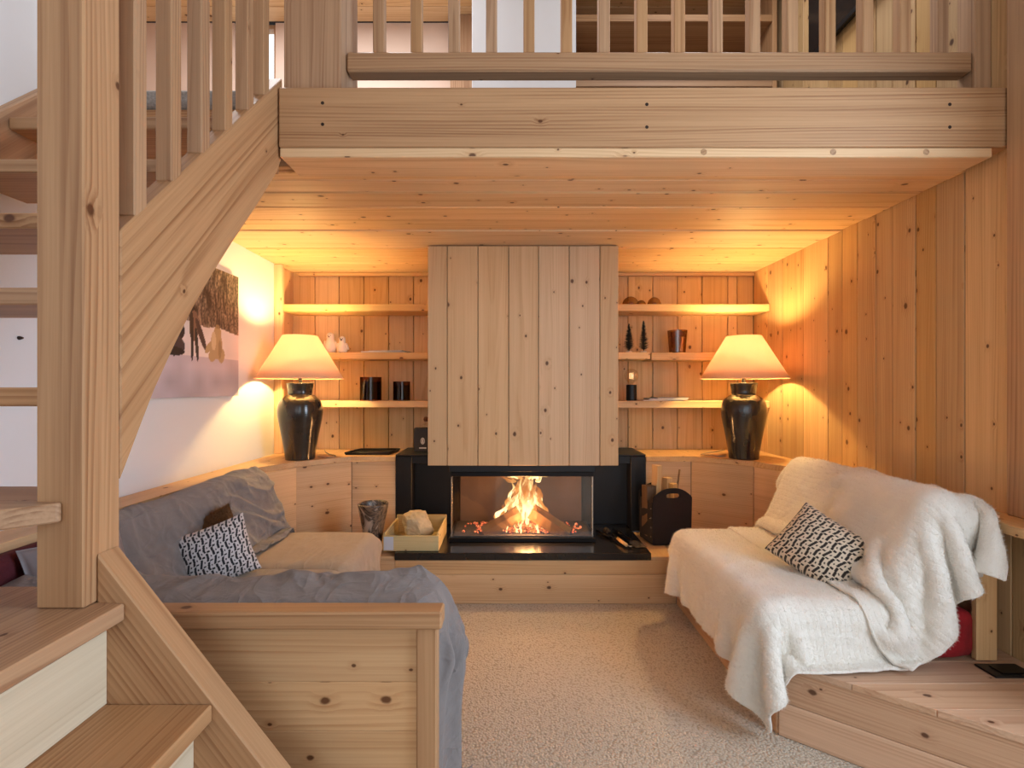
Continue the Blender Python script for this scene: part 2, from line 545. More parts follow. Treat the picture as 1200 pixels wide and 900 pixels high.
bm = bmesh.new()
def bm_box(bm, x0, x1, y0, y1, z0, z1):
    r = bmesh.ops.create_cube(bm, size=1.0)
    for v in r['verts']:
        v.co = Vector(((x0 + x1) / 2 + v.co.x * (x1 - x0), (y0 + y1) / 2 + v.co.y * (y1 - y0), (z0 + z1) / 2 + v.co.z * (z1 - z0)))
bm_box(bm, XL - 0.12, XL, -2.7, 3.85, 0.0, 2.06)
bm_box(bm, XL - 0.12, XL, -2.7, 1.90, 2.06, ZT)
structure(obj('wall_left', finish(bm), mat=WHITE))

# wall behind the viewer, with the tall window opening
bm = bmesh.new()
bm_box(bm, XL - 0.12, -1.40, -2.7, -2.6, 0, ZT)
bm_box(bm, 1.60, XR + 0.2, -2.7, -2.6, 0, ZT)
bm_box(bm, -1.40, 1.60, -2.7, -2.6, 0, 0.35)
bm_box(bm, -1.40, 1.60, -2.7, -2.6, 3.4, ZT)
structure(obj('wall_rear', finish(bm), mat=wallp('Z')))

# right wall, upright boards of mixed widths
bm = bmesh.new()
bm_box(bm, XR + 0.024, XR + 0.14, 1.15, 3.85, 0, ZT)
bm_box(bm, XR + 0.024, XR + 0.14, -2.7, 0.08, 0, ZT)
bm_box(bm, XR + 0.024, XR + 0.14, 0.08, 1.15, 0, 0.5)
bm_box(bm, XR + 0.024, XR + 0.14, 0.08, 1.15, 2.6, ZT)
wr = structure(obj('wall_right', finish(bm), mat=DARKGAP))
edges = [3.71, 3.51, 3.316, 3.08, 2.84, 2.72, 2.60, 2.468, 2.361, 2.227, 2.12, 1.986, 1.80, 1.66, 1.49, 1.33, 1.15]
for a, b in zip(edges, edges[1:]):
    d = random.uniform(-0.0012, 0.0012)
    box('plank', XR + d, XR + 0.024 + d, b + 0.0019, a - 0.0019, 0.0, ZT - 0.002, wallp('Z'), wr, bev=0.002)
for a in ((-2.6, 0.08, 0.0, ZT - 0.002), (0.08, 1.148, 0.0, 0.5), (0.08, 1.148, 2.6, ZT - 0.002)):
    box('plank', XR, XR + 0.024, a[0], a[1], a[2], a[3], wallp('Z'), wr, bev=0.0025)

# back wall of the niche
wb = structure(box('wall_back', XL - 0.1, XR + 0.1, 3.735, 3.85, 0.0, 2.06, DARKGAP, bev=0))
x = XL - 0.012
bx = [-1.595]
bx += [(p - 598) / 600 * 3.71 for p in (369, 397.4, 426.3, 455.5, 484.7, 513)]
bx += [(p - 598) / 600 * 3.71 for p in (707, 736, 765, 794, 823, 853, 864)] + [XR]
for i, (a, b) in enumerate(zip(bx, bx[1:])):
    if i == 6: continue                                   # behind the chimney breast
    box('plank', a + 0.0024, b - 0.0024, 3.71, 3.735, 0.74, ZC, nichep('Z'), wb, bev=0.002)

# low ceiling: boards running across the room under the mezzanine floor
bm = bmesh.new()
bm_box(bm, -0.80, XR + 0.1, 1.87, 3.85, 2.058, 2.25)
bm_box(bm, -3.1, -0.80, 1.96, 3.85, 2.058, 2.25)
ce = structure(obj('ceiling', finish(bm), mat=DARKGAP))
cy = [1.975, 2.06, 2.19, 2.365, 2.54, 2.715, 2.89, 3.065, 3.24, 3.415, 3.59, 3.71]
for a, b in zip(cy, cy[1:]):
    d = random.uniform(-0.003, 0.002)
    box('plank', XL, XR, a + 0.0026, b - 0.0026, ZC + d, 2.057, pine('X'), ce, bev=0.005)

# upstairs shell
bm = bmesh.new()
bm_box(bm, -0.60, XR + 0.02, 2.04, 3.85, 2.251, 2.275)
bm_box(bm, -3.1, -0.60, 2.04, 3.85, 2.251, 2.275)
structure(obj('floor_upper', finish(bm), mat=GREYCARPET))
bm = bmesh.new()
bm_box(bm, -3.1, -2.02, 3.75, 3.85, 2.25, ZT)
bm_box(bm, -1.72, XR + 0.02, 3.75, 3.85, 2.25, ZT)
bm_box(bm, -2.02, -1.72, 3.75, 3.85, 2.25, 2.9)
structure(obj('wall_upper_back', finish(bm), mat=PINK))
structure(box('wall_upper_left', -3.2, -3.1, 1.8, 3.85, 2.25, ZT, PINK, bev=0))
structure(box('wall_upper_front', -3.1, XL - 0.12, 1.80, 1.90, 2.06, ZT, PINK, bev=0))
structure(box('wall_partition', -0.225, 0.385, 3.0, 3.745, 2.28, ZT, WHITE, bev=0.002))
structure(box('trim_1', -0.43, -0.226, 3.66, 3.745, 2.28, ZT, larch('Z'), bev=0.004))
cu = structure(box('ceiling_upper', -3.2, XR + 0.14, -2.7, 3.85, ZT + 0.024, ZT + 0.1, DARKGAP, bev=0))
k = 3.74
while k > 2.2:
    box('plank', -3.1, XR, k - 0.148, k - 0.002, ZT, ZT + 0.024, pine('X'), cu, bev=0.003)
    k -= 0.15
box('plank', -3.1, XR, -2.6, k, ZT, ZT + 0.024, pine('X'), cu, bev=0.003)
wn = structure(box('window_1', -2.00, -1.74, 3.80, 3.804, 2.92, ZT - 0.03, PANE, bev=0))
for a in ((-2.02, -2.0, 2.9, ZT), (-1.74, -1.72, 2.9, ZT), (-2.0, -1.74, 2.9, 2.92), (-2.0, -1.74, ZT - 0.03, ZT), (-1.88, -1.86, 2.92, ZT - 0.03)):
    box('window_frame', a[0], a[1], 3.77, 3.83, a[2], a[3], larch('Z'), wn)

# ================================================================== MEZZANINE EDGE
bt = thing('mezzanine_beam', 'long thick larch beam carrying the balcony edge above the fireplace', 'beam', (0.48, 1.835, 2.046))
box('beam_body', -0.815, XR - 0.001, 1.80, 1.868, 2.046, ZM, larch('X'), bt, bev=0.004)
box('ledger_board', -0.813, 1.70, 1.805, 1.972, 2.012, 2.0455, pine('X'), bt, bev=0.003)
for xx in (0.682, 1.138, 1.466):
    o = obj('peg', lathe_mesh([(0.011, -0.002), (0.011, 0.0008), (0.009, 0.0012)], larch('Z'), 16, False), bt, (xx, 1.805, 2.030))
    o.rotation_euler = (PI / 2, 0, 0)
for xx, zz in ((-0.66, 2.20), (-0.66, 2.125), (0.48, 2.195), (0.48, 2.115), (1.545, 2.195), (1.545, 2.115)):
    o = obj('screw_plug', lathe_mesh([(0.006, -0.002), (0.006, 0.0008)], DARKGAP, 12, False), bt, (xx, 1.80, zz))
    o.rotation_euler = (PI / 2, 0, 0)

rl = thing('balcony_railing', 'pine balcony railing with square balusters above the long beam', 'railing', (0.5, 1.91, ZM))
box('bottom_rail', -0.602, 1.698, 1.88, 1.945, 2.362, 2.434, larch('X'), rl, bev=0.006)
box('handrail', -0.602, 1.698, 1.875, 1.95, 3.20, 3.26, larch('X'), rl, bev=0.006)
for i in range(16):
    xx = -0.4877 + 0.1393 * i
    box('baluster', xx - 0.0205, xx + 0.0205, 1.892, 1.933, 2.434, 3.20, larch('Z'), rl, bev=0.003)
box('post', -0.81, -0.605, 1.83, 2.03, ZM + 0.0005, ZT - 0.001, larch('Z'), rl, bev=0.004)
box('post', 1.70, XR - 0.002, 1.872, 1.95, ZM + 0.0005, ZT - 0.001, larch('Z'), rl, bev=0.004)

pt = thing('wall_post', 'tall narrow larch post on the right wall in front of the beam', 'post', (1.75, 1.755, ZL))
box('post_body', 1.737, XR - 0.003, 1.715, 1.795, ZL + 0.001, ZT - 0.001, larch('Z'), pt, bev=0.004)

# upstairs bookcase and screen
bc = thing('bookcase', 'open wooden bookcase upstairs beyond the balcony railing', 'bookcase', (1.05, 3.5, 2.28))
DK = wood('brown_board_Z', 'Z', (150, 112, 80), (116, 80, 52), knots=0.2)
box('back_panel', 0.392, 1.72, 3.70, 3.74, 2.28, ZT - 0.01, DK, bc)
box('side_panel', 0.392, 0.42, 3.30, 3.70, 2.28, ZT - 0.01, larch('Z'), bc)
box('side_panel', 1.69, 1.72, 3.30, 3.70, 2.28, ZT - 0.01, larch('Z'), bc)
for z in (2.30, 2.72, 3.14, 3.56):
    box('shelf_board', 0.421, 1.689, 3.30, 3.70, z, z + 0.045, larch('X'), bc)
sn = thing('wall_screen', 'black flat screen high on the right wall behind the railing', 'screen', (1.74, 2.63, 3.09))
box('screen_panel', 1.722, XR - 0.003, 2.30, 2.96, 3.09, 3.55, SLAB, sn, bev=0.004)
box('bezel', 1.716, 1.722, 2.29, 2.97, 3.075, 3.10, BLACK, sn, bev=0.001)
cn = thing('landing_nosing', 'grey tweed carpet nosing along the top of the stairs', 'carpet', (-1.2, 1.96, 2.24))
obj('carpet_roll', rbox_mesh(1.55, 0.12, 0.075, 0.03, GREYCARPET), cn, (-1.60, 1.975, 2.285))
box('nosing_board', -2.35, -0.83, 1.925, 1.955, 2.03, 2.245, larch('X'), cn)

# ================================================================== STAIRCASE
stc = thing('staircase', 'winding larch staircase with newel post and open treads', 'staircase', (-1.0, 1.0, 0.0))
box('newel_post', -0.913, -0.821, 0.985, 1.077, 0.774, ZT - 0.002, larch('Z'), stc, bev=0.003)
sl = math.atan2(0.77, 0.753)
pts = [(1.078, 1.531), (1.842, 2.312), (1.842, 2.03), (1.80, 1.955), (1.66, 1.795), (1.509, 1.629), (1.41, 1.515), (1.325, 1.4105), (1.25, 1.305), (1.18, 1.198), (1.13, 1.108), (1.078, 1.005)]
prism('stringer', pts, 'X', -0.866, -0.820, larch('Y'), stc, bev=0.003, tilt=sl)
# string on the wall side
prism('stringer', [(0.95, 1.42), (1.93, 2.42), (1.93, 2.20), (0.95, 1.20)], 'X', XL + 0.001, XL + 0.04, larch('Y'), stc, bev=0.002, tilt=sl)
# balusters and handrail on the upper flight
zt = lambda y: 1.531 + (y - 1.078) * 1.0222
for y in (1.12, 1.242, 1.363, 1.477, 1.603, 1.708):
    box('baluster', -0.862, -0.8215, y, y + 0.039, zt(y) + 0.002, zt(y) + 0.95, larch('Z'), stc, bev=0.003)
prism('handrail', [(1.078, zt(1.078) + 0.93), (1.83, zt(1.83) + 0.93), (1.83, zt(1.83) + 1.01), (1.078, zt(1.078) + 1.01)], 'X', -0.875, -0.81, larch('Y'), stc, tilt=sl)
# open treads of the upper flight
def tread(pts, z, th=0.037, ax='X'):
    prism('tread', pts, 'Z', z - th, z, larch(ax), stc, bev=0.003)
tread([(XL + 0.002, 1.0), (-0.915, 1.0), (-0.915, 1.20), (XL + 0.002, 1.20)], 1.20)
for z, a, b in ((1.413, 1.09, 1.30), (1.615, 1.215, 1.46), (1.825, 1.40, 1.64), (2.035, 1.58, 1.92)):
    tread([(XL + 0.042, a), (-0.867, a), (-0.867, b), (XL + 0.042, b)], z)
# winder, cut on the diagonal round the newel
tread([(-0.86, 0.972), (XL + 0.002, 0.242), (XL + 0.002, 1.14), (-0.916, 1.14), (-0.916, 0.983), (-0.86, 0.983)], 0.98, ax='X')
# lower flight: closed, running across
tread([(-0.763, 1.014), (-0.763, 0.22), (XL + 0.002, 0.22), (XL + 0.002, 1.10), (-0.823, 1.10), (-0.823, 1.014)], 0.773, 0.034, 'Y')
tread([(-0.59, 1.014), (-0.59, 0.22), (-0.815, 0.22), (-0.815, 1.014)], 0.573, 0.034, 'Y')
tread([(-0.42, 1.014), (-0.42, 0.22), (-0.645, 0.22), (-0.645, 1.014)], 0.373, 0.034, 'Y')
tread([(-0.25, 1.014), (-0.25, 0.22), (-0.475, 0.22), (-0.475, 1.014)], 0.173, 0.034, 'Y')
for xx, z0, z1 in ((-0.799, 0.5735, 0.738), (-0.627, 0.3735, 0.538), (-0.457, 0.1735, 0.338), (-0.287, 0.0, 0.138)):
    box('riser', xx - 0.018, xx, 0.22, 1.0145, z0, z1, pale('Y'), stc, bev=0.001)
s2 = -math.atan2(1.28, 1.0)
prism('stringer', [(-0.8205, 0.871), (-0.14, 0.0), (-0.44, 0.0), (-0.8205, 0.49)], 'Y', 1.015, 1.072, larch('X'), stc, bev=0.003, tilt=s2)

# ================================================================== LEDGES ALONG THE WALLS
def ledge(name, label, facets, cap, xw, near):
    t = thing(name, label, 'ledge', (xw * 0.9, 3.2, 0.0))
    # upright facing panels
    for i, ((x0, y0), (x1, y1)) in enumerate(zip(facets, facets[1:])):
        L = math.hypot(x1 - x0, y1 - y0)
        me = box_mesh(L - 0.001, 0.022, ZL - 0.036, 0.002, pine('X'))
        a = math.atan2(y1 - y0, x1 - x0)
        nrm = Vector((-math.sin(a), math.cos(a), 0))
        mid = Vector(((x0 + x1) / 2, (y0 + y1) / 2, (ZL - 0.034) / 2))
        if (mid + nrm * 0.02).y < mid.y and i < 2: nrm = -nrm
        if abs(math.sin(a)) > 0.9: nrm = Vector((1 if xw > 0 else -1, 0, 0))
        o = obj('facing_panel', me, t, mid + nrm * 0.012)
        o.rotation_euler = (0, 0, a)
    prism('cap', cap, 'Z', ZL - 0.034, ZL, pine('Y'), t, bev=0.003)
    return t
Lf = [(-0.747, 3.33), (-1.03, 3.325), (-1.306, 3.09), (-1.44, 2.82), (-1.475, 1.28)]
Lcap = [(-0.747, 3.322), (-1.033, 3.317), (-1.30, 3.085), (-1.43, 2.81), (-1.465, 1.25), (XL + 0.001, 1.25), (XL + 0.001, 3.709), (-0.747, 3.709)]
ledge('corner_ledge', 'angled pine ledge along the white wall carrying the left lamp', Lf, Lcap, XL, 1.25)
Rf = [(0.882, 3.33), (1.176, 3.33), (1.477, 3.11), (1.62, 2.82), (1.645, 1.78)]
Rcap = [(0.882, 3.322), (1.178, 3.322), (1.472, 3.104), (1.610, 2.815), (1.63, 1.10), (XR - 0.002, 1.10), (XR - 0.002, 3.709), (0.882, 3.709)]
lr = ledge('corner_ledge', 'angled pine ledge along the boarded wall carrying the right lamp', Rf, Rcap, XR, 1.1)
box('end_panel', 1.60, 1.672, 1.757, 1.778, 0.262, ZL - 0.036, pine('Z'), lr)

# ================================================================== HEARTH AND FIREPLACE
he = thing('hearth', 'low pine hearth bench with a black slate slab', 'hearth', (0.1, 3.0, 0.0))
box('front_board', -0.638, 0.918, 2.835, 2.86, 0.001, 0.163, pine('X'), he)
box('front_board', -0.638, 0.918, 2.835, 2.86, 0.165, 0.243, pine('X'), he)
box('front_board', -1.00, -0.640, 2.838, 2.86, 0.001, 0.243, pine('X'), he)
box('side_top', 0.781, 0.918, 2.835, 3.318, 0.2435, 0.262, pine('Y'), he)
box('side_top', -1.00, -0.641, 2.838, 3.30, 0.2435, 0.262, pine('X'), he)
box('slab', -0.639, 0.779, 2.828, 3.45, 0.2435, 0.285, SLAB, he, bev=0.003)
ZH = 0.285

fp = thing('fireplace', 'black steel fireplace with a lit three sided glass firebox', 'fireplace', (0.07, 3.2, ZH))
# black surround: legs, lintel and recessed back
box('surround_leg', -0.745, -0.640, 3.325, 3.705, 0.2625, ZL - 0.001, BLACK, fp, bev=0.003)
box('surround_leg', 0.782, 0.880, 3.325, 3.705, 0.2625, ZL - 0.001, BLACK, fp, bev=0.003)
box('surround_top', -0.745, 0.880, 3.322, 3.705, ZL, ZL + 0.012, BLACK, fp, bev=0.003)
box('surround_lintel', -0.640, 0.782, 3.335, 3.36, ZL - 0.05, ZL - 0.001, BLACK, fp, bev=0.002)
box('back_panel', -0.6395, 0.7815, 3.43, 3.45, ZH + 0.001, ZL - 0.001, BLACK, fp, bev=0.001)
FX0, FX1, FY0, FY1 = -0.352, 0.492, 3.035, 3.42
box('firebox_plinth', FX0 - 0.012, FX1 + 0.012, FY0 - 0.014, FY1, ZH + 0.001, ZH + 0.025, IRON, fp, bev=0.003)
box('firebox_header', FX0 - 0.01, FX1 + 0.01, FY0 - 0.005, FY1, 0.700, 0.739, BLACK, fp, bev=0.002)
box('header_lip', FX0, FX1, FY0, FY0 + 0.012, 0.672, 0.699, IRON, fp, bev=0.002)
Z0, Z1 = ZH + 0.026, 0.6995
for a in ((FX0, FX0 + 0.008, FY0, FY0 + 0.012), (FX1 - 0.008, FX1, FY0, FY0 + 0.012)):
    box('corner_strip', a[0], a[1], a[2], a[3], Z0, 0.671, STEEL, fp, bev=0.001)
for a in ((FX0, FX0 + 0.02), (FX1 - 0.02, FX1)):
    box('rear_strip', a[0], a[1], FY1 - 0.02, FY1, Z0, Z1, IRON, fp, bev=0.001)
box('front_pane', FX0 + 0.009, FX1 - 0.009, FY0 + 0.003, FY0 + 0.008, Z0, 0.6715, PANE, fp, bev=0)
box('side_pane', FX0 + 0.001, FX0 + 0.006, FY0 + 0.013, FY1 - 0.021, Z0, Z1, PANE, fp, bev=0)
box('side_pane', FX1 - 0.006, FX1 - 0.001, FY0 + 0.013, FY1 - 0.021, Z0, Z1, PANE, fp, bev=0)
box('fire_back', FX0 + 0.021, FX1 - 0.021, FY1 - 0.03, FY1 - 0.001, Z0, Z1, SOOT, fp, bev=0.002)
box('baffle', FX0 + 0.02, FX1 - 0.02, FY0 + 0.02, FY1 - 0.031, 0.682, 0.6995, SOOT, fp, bev=0.002)
box('fire_floor', FX0 + 0.01, FX1 - 0.01, FY0 + 0.014, FY1 - 0.031, Z0, Z0 + 0.006, ASH, fp, bev=0.001)
ZF = Z0 + 0.006

# chimney breast of upright boards
cb = thing('chimney_breast', 'pale boarded chimney breast hanging over the fireplace', 'chimney breast', (0.075, 3.3, 0.742))
box('core', -0.47, 0.62, 3.03, 3.70, 0.745, ZC - 0.004, DARKGAP, cb, bev=0)
hx = [(p - 598) / 200 for p in (501, 524, 560, 596, 631, 667, 703, 725)]
for a, b in zip(hx, hx[1:]):
    d = random.uniform(-0.001, 0.001)
    box('plank', a + 0.0018, b - 0.0018, 3.0 + d, 3.029 + d, 0.742, ZC - 0.004, hood('Z'), cb, bev=0.002)
ys = [3.031, 3.19, 3.36, 3.53, 3.705]
for a, b in zip(ys, ys[1:]):
    box('plank', -0.485, -0.471, a, b - 0.002, ZL + 0.014, ZC - 0.004, hood('Z'), cb, bev=0.002)
    box('plank', 0.621, 0.635, a, b - 0.002, ZL + 0.014, ZC - 0.004, hood('Z'), cb, bev=0.002)

# niche side board on the left
structure(box('trim_2', XL + 0.001, -1.535, 3.44, 3.475, ZL + 0.001, ZC - 0.004, pine('Z'), bev=0.003))
structure(box('trim_3', XL + 0.001, -1.572, 3.476, 3.708, ZL + 0.001, ZC - 0.004, pine('Z'), bev=0.002))
structure(box('trim_4', -0.465, 0.615, 3.706, 3.7095, 0.79, ZC - 0.004, pine('X'), bev=0))
structure(box('trim_5', XL + 0.06, -0.488, 3.685, 3.709, ZC - 0.03, ZC - 0.004, pine('X'), bev=0.003))
structure(box('trim_6', 0.638, XR - 0.003, 3.685, 3.709, ZC - 0.03, ZC - 0.004, pine('X'), bev=0.003))

def shelf(label, x0, x1, z0, z1, yf=3.47):
    o = box('shelf', x0, x1, yf, 3.708, z0, z1, nichep('X'), bev=0.003)
    return tag(o, label, 'shelf')
S1, S2, S3 = 1.765, 1.437, 1.108
shelf('top pine shelf in the left niche', -1.55, -0.487, S1 - 0.048, S1)
shelf('middle pine shelf in the left niche under the white birds', -1.55, -0.487, S2 - 0.046, S2)
shelf('bottom pine shelf in the left niche under the brown candle glasses', -1.55, -0.487, S3 - 0.044, S3)
shelf('top pine shelf in the right niche under the amber domes', 0.637, XR - 0.004, S1 - 0.048, S1)
shelf('short middle shelf in the right niche under the brush trees', 0.637, 0.945, S2 - 0.046, S2, 3.455)
shelf('long middle shelf in the right niche beside the short one', 0.957, XR - 0.004, S2 - 0.052, S2)
shelf('bottom pine shelf in the right niche under the globe bulb', 0.637, XR - 0.004, S3 - 0.048, S3)

# ================================================================== FIRE
def log_mesh(L, w, h, mat):
    bm = bmesh.new()
    n = 9
    prof = [(-0.5, -0.42), (0.5, -0.5), (0.46, 0.35), (0.1, 0.52), (-0.44, 0.40)]
    rings = []
    for i in range(n):
        u = i / (n - 1) - 0.5
        rings.append([bm.verts.new((u * L, p[0] * w * random.uniform(0.93, 1.05), p[1] * h * random.uniform(0.93, 1.05))) for p in prof])
    for a, b in zip(rings, rings[1:]):
        for k in range(5):
            bm.faces.new((a[k], a[(k + 1) % 5], b[(k + 1) % 5], b[k]))
    bm.faces.new(rings[0][::-1]); bm.faces.new(rings[-1])
    bmesh.ops.bevel(bm, geom=[e for e in bm.edges if len(e.link_faces) == 2 and e.calc_face_angle(0) > 0.5], offset=0.004, segments=1, affect='EDGES')
    me = finish(bm); me.materials.append(mat)
    return me
CHAR = wood('charred_wood', 'X', (118, 86, 58), (62, 40, 26), knots=0.15, ring=60)
o = obj('burning_log', log_mesh(0.25, 0.09, 0.080, CHAR), loc=(-0.050, 3.125, 0.372))
o.rotation_euler = (0.3, -0.50, 0.12)
tag(o, 'charred split log leaning from the left in the fire', 'log', 'burning logs')
o = obj('burning_log', log_mesh(0.26, 0.09, 0.085, CHAR), loc=(0.240, 3.12, 0.378))
o.rotation_euler = (0.3, 0.56, -0.12)
tag(o, 'charred split log leaning from the right in the fire', 'log', 'burning logs')

def ember_mesh():
    bm = bmesh.new()
    for i in range(1500):
        x = random.gauss(0.09, 0.125); y = random.uniform(FY0 + 0.05, FY1 - 0.08)
        if not (FX0 + 0.05 < x < FX1 - 0.05): continue
        hh = 0.045 * math.exp(-((x - 0.09) / 0.16) ** 2)
        s = random.uniform(0.004, 0.013)
        r = bmesh.ops.create_cube(bm, size=s, matrix=Matrix.Translation((x, y, ZF + s / 2 + random.random() * hh)) @ Euler((random.random() * 3, random.random() * 3, random.random() * 3)).to_matrix().to_4x4())
    return finish(bm)
def ember_mat():
    t = NT('glowing_embers')
    tc = t.n('ShaderNodeTexCoord')
    n = t.noise(tc.outputs['Object'], 90, 2.0, 0.6)
    cr = t.n('ShaderNodeValToRGB'); t.link(n, cr.inputs[0])
    e = cr.color_ramp.elements
    e[0].position = 0.42; e[0].color = (0.01, 0.004, 0.003, 1)
    e[1].position = 0.66; e[1].color = (1.0, 0.42, 0.16, 1)
    k = e.new(0.52); k.color = (0.75, 0.09, 0.03, 1)
    em = t.n('ShaderNodeEmission'); t.link(cr.outputs[0], em.inputs[0]); em.inputs[1].default_value = 1.5
    d = t.n('ShaderNodeBsdfDiffuse'); d.inputs[0].default_value = rgb(90, 70, 64)
    a = t.n('ShaderNodeAddShader'); t.link(em.outputs[0], a.inputs[0]); t.link(d.outputs[0], a.inputs[1])
    t.link(a.outputs[0], t.out.inputs[0])
    return t.m
o = obj('embers', ember_mesh(), mat=ember_mat())
tag(o, 'glowing bed of red embers under the burning logs', 'embers', kind='stuff')

def flame_mat(name, ramp, s0, s1, a0):
    t = NT(name)
    uv = t.n('ShaderNodeUVMap')
    sp = t.n('ShaderNodeSeparateXYZ'); t.link(uv.outputs[0], sp.inputs[0])
    tc = t.n('ShaderNodeTexCoord')
    st = t.n('ShaderNodeVectorMath', operation='MULTIPLY')
    t.link(tc.outputs['Object'], st.inputs[0]); st.inputs[1].default_value = (1, 1, 0.30)
    n = t.noise(st.outputs[0], 60, 2.0, 0.5, 0.8)
    h = t.math('ADD', sp.outputs[1], t.math('MULTIPLY_ADD', n, 0.6, -0.30))
    cr = t.n('ShaderNodeValToRGB'); t.link(h, cr.inputs[0])
    e = cr.color_ramp.elements
    e[0].position = 0.0; e[0].color = ramp[0]
    e[1].position = 1.0; e[1].color = ramp[2]
    k = e.new(0.45); k.color = ramp[1]
    em = t.n('ShaderNodeEmission'); t.link(cr.outputs[0], em.inputs[0])
    t.link(t.maprange(h, 0.2, 1.0, s0, s1), em.inputs[1])
    tr = t.n('ShaderNodeBsdfTransparent')
    mx = t.n('ShaderNodeMixShader')
    a = t.math('MULTIPLY', t.maprange(h, 1.05, 0.60), t.maprange(n, 0.30, 0.60, a0 * 0.15, a0))
    t.link(a, mx.inputs[0]); t.link(tr.outputs[0], mx.inputs[1]); t.link(em.outputs[0], mx.inputs[2])
    t.link(mx.outputs[0], t.out.inputs[0])
    return t.m
CORE = flame_mat('flame_core', ((1.0, 0.66, 0.28, 1), (1.0, 0.74, 0.36, 1), (1.0, 0.50, 0.12, 1)), 3.0, 1.4, 0.9)
OUTER = flame_mat('flame_outer', ((1.0, 0.46, 0.12, 1), (1.0, 0.36, 0.07, 1), (0.85, 0.20, 0.03, 1)), 1.3, 0.7, 0.6)
def flame_mesh(h, r, sway, mat):
    bm = bmesh.new()
    uvl = bm.loops.layers.uv.new('UVMap')
    n, seg = 16, 8
    ph = random.uniform(0, 6.28); fr = random.uniform(6, 11)
    tw = random.uniform(-2, 2)
    rings = []
    for i in range(n):
        u = i / (n - 1)
        rr = r * (0.30 + 1.5 * u ** 0.6) * (1 - u) ** 0.8 * (1 + 0.25 * math.sin(ph * 2 + 9 * u)) + 0.0006
        cx = sway * u ** 1.3 + 0.55 * r * math.sin(ph + fr * u) * (0.4 + 1.6 * u)
        cyy = 0.4 * r * math.cos(ph * 1.7 + fr * u) * (0.4 + 1.6 * u)
        rings.append([bm.verts.new((cx + rr * math.cos(2 * PI * k / seg + tw * u), cyy + 0.6 * rr * math.sin(2 * PI * k / seg + tw * u), u * h)) for k in range(seg)])
    for i, (a, b) in enumerate(zip(rings, rings[1:])):
        for k in range(seg):
            f = bm.faces.new((a[k], a[(k + 1) % seg], b[(k + 1) % seg], b[k]))
            for lp, vv, uu in zip(f.loops, (i, i, i + 1, i + 1), (k, k + 1, k + 1, k)):
                lp[uvl].uv = (uu / seg, vv / (n - 1))
    me = finish(bm, True); me.materials.append(mat)
    return me
fi = thing('fire', 'bright orange flames rising between the two burning logs', 'fire', (0.09, 3.18, ZF))
random.seed(21)
for i in range(104):
    outer = i % 2
    x = random.gauss(0.09, 0.10 if outer else 0.078)
    x = max(-0.15, min(0.33, x))
    k = abs(x - 0.09)
    top = min(0.680, 0.745 - 0.27 * (k / 0.2) ** 1.1 - random.uniform(0, 0.17))
    low = ZF + (0.10 - 0.35 * k if k > 0.05 else 0.02)
    zb = low + random.uniform(0, 0.09)
    if zb > top - 0.10: zb = max(ZF + 0.02, top - 0.12)
    y = 3.20 + random.uniform(-0.04, 0.09)
    if not outer and k < 0.045 and i % 6 == 0: y = 3.10 + random.uniform(0, 0.03); top -= 0.12
    h = max(0.09, top - zb)
    sway = (0.09 - x) * 0.45 + random.uniform(-0.02, 0.02)
    obj('flame', flame_mesh(h, random.uniform(0.010, 0.024) if outer else random.uniform(0.009, 0.020), sway, OUTER if outer else CORE), fi, (x, y, zb))
for i in range(26):            # licking out under the baffle
    s = random.choice((-1, 1))
    o = obj('flame', flame_mesh(random.uniform(0.05, 0.12), random.uniform(0.007, 0.014), 0.0, CORE if i % 2 else OUTER), fi, (0.09 + s * random.uniform(0.0, 0.07), 3.17 + random.uniform(-0.06, 0.08), 0.650 + random.uniform(-0.03, 0.015)))
    o.rotation_euler = (0, s * random.uniform(0.9, 1.4), 0)
for i in range(16):            # low flames and sparks along the ember bed
    obj('flame', flame_mesh(random.uniform(0.04, 0.09), random.uniform(0.005, 0.010), random.uniform(-0.02, 0.02), CORE if i % 3 else OUTER), fi, (0.09 + random.uniform(-0.12, 0.12), 3.08 + random.uniform(0, 0.03), ZF + 0.005))
for dx, dz, e in ((0.09, 0.50, 13), (0.05, 0.40, 7), (0.15, 0.40, 7)):
    l = bpy.data.lights.new('fire_glow', 'POINT'); l.energy = e; l.color = (1.0, 0.50, 0.18); l.shadow_soft_size = 0.06
    lo = bpy.data.objects.new('fire_glow', l); COL.objects.link(lo); lo.parent = fi
    lo.location = Vector((dx, 3.10, dz)) - Vector(fi.location)

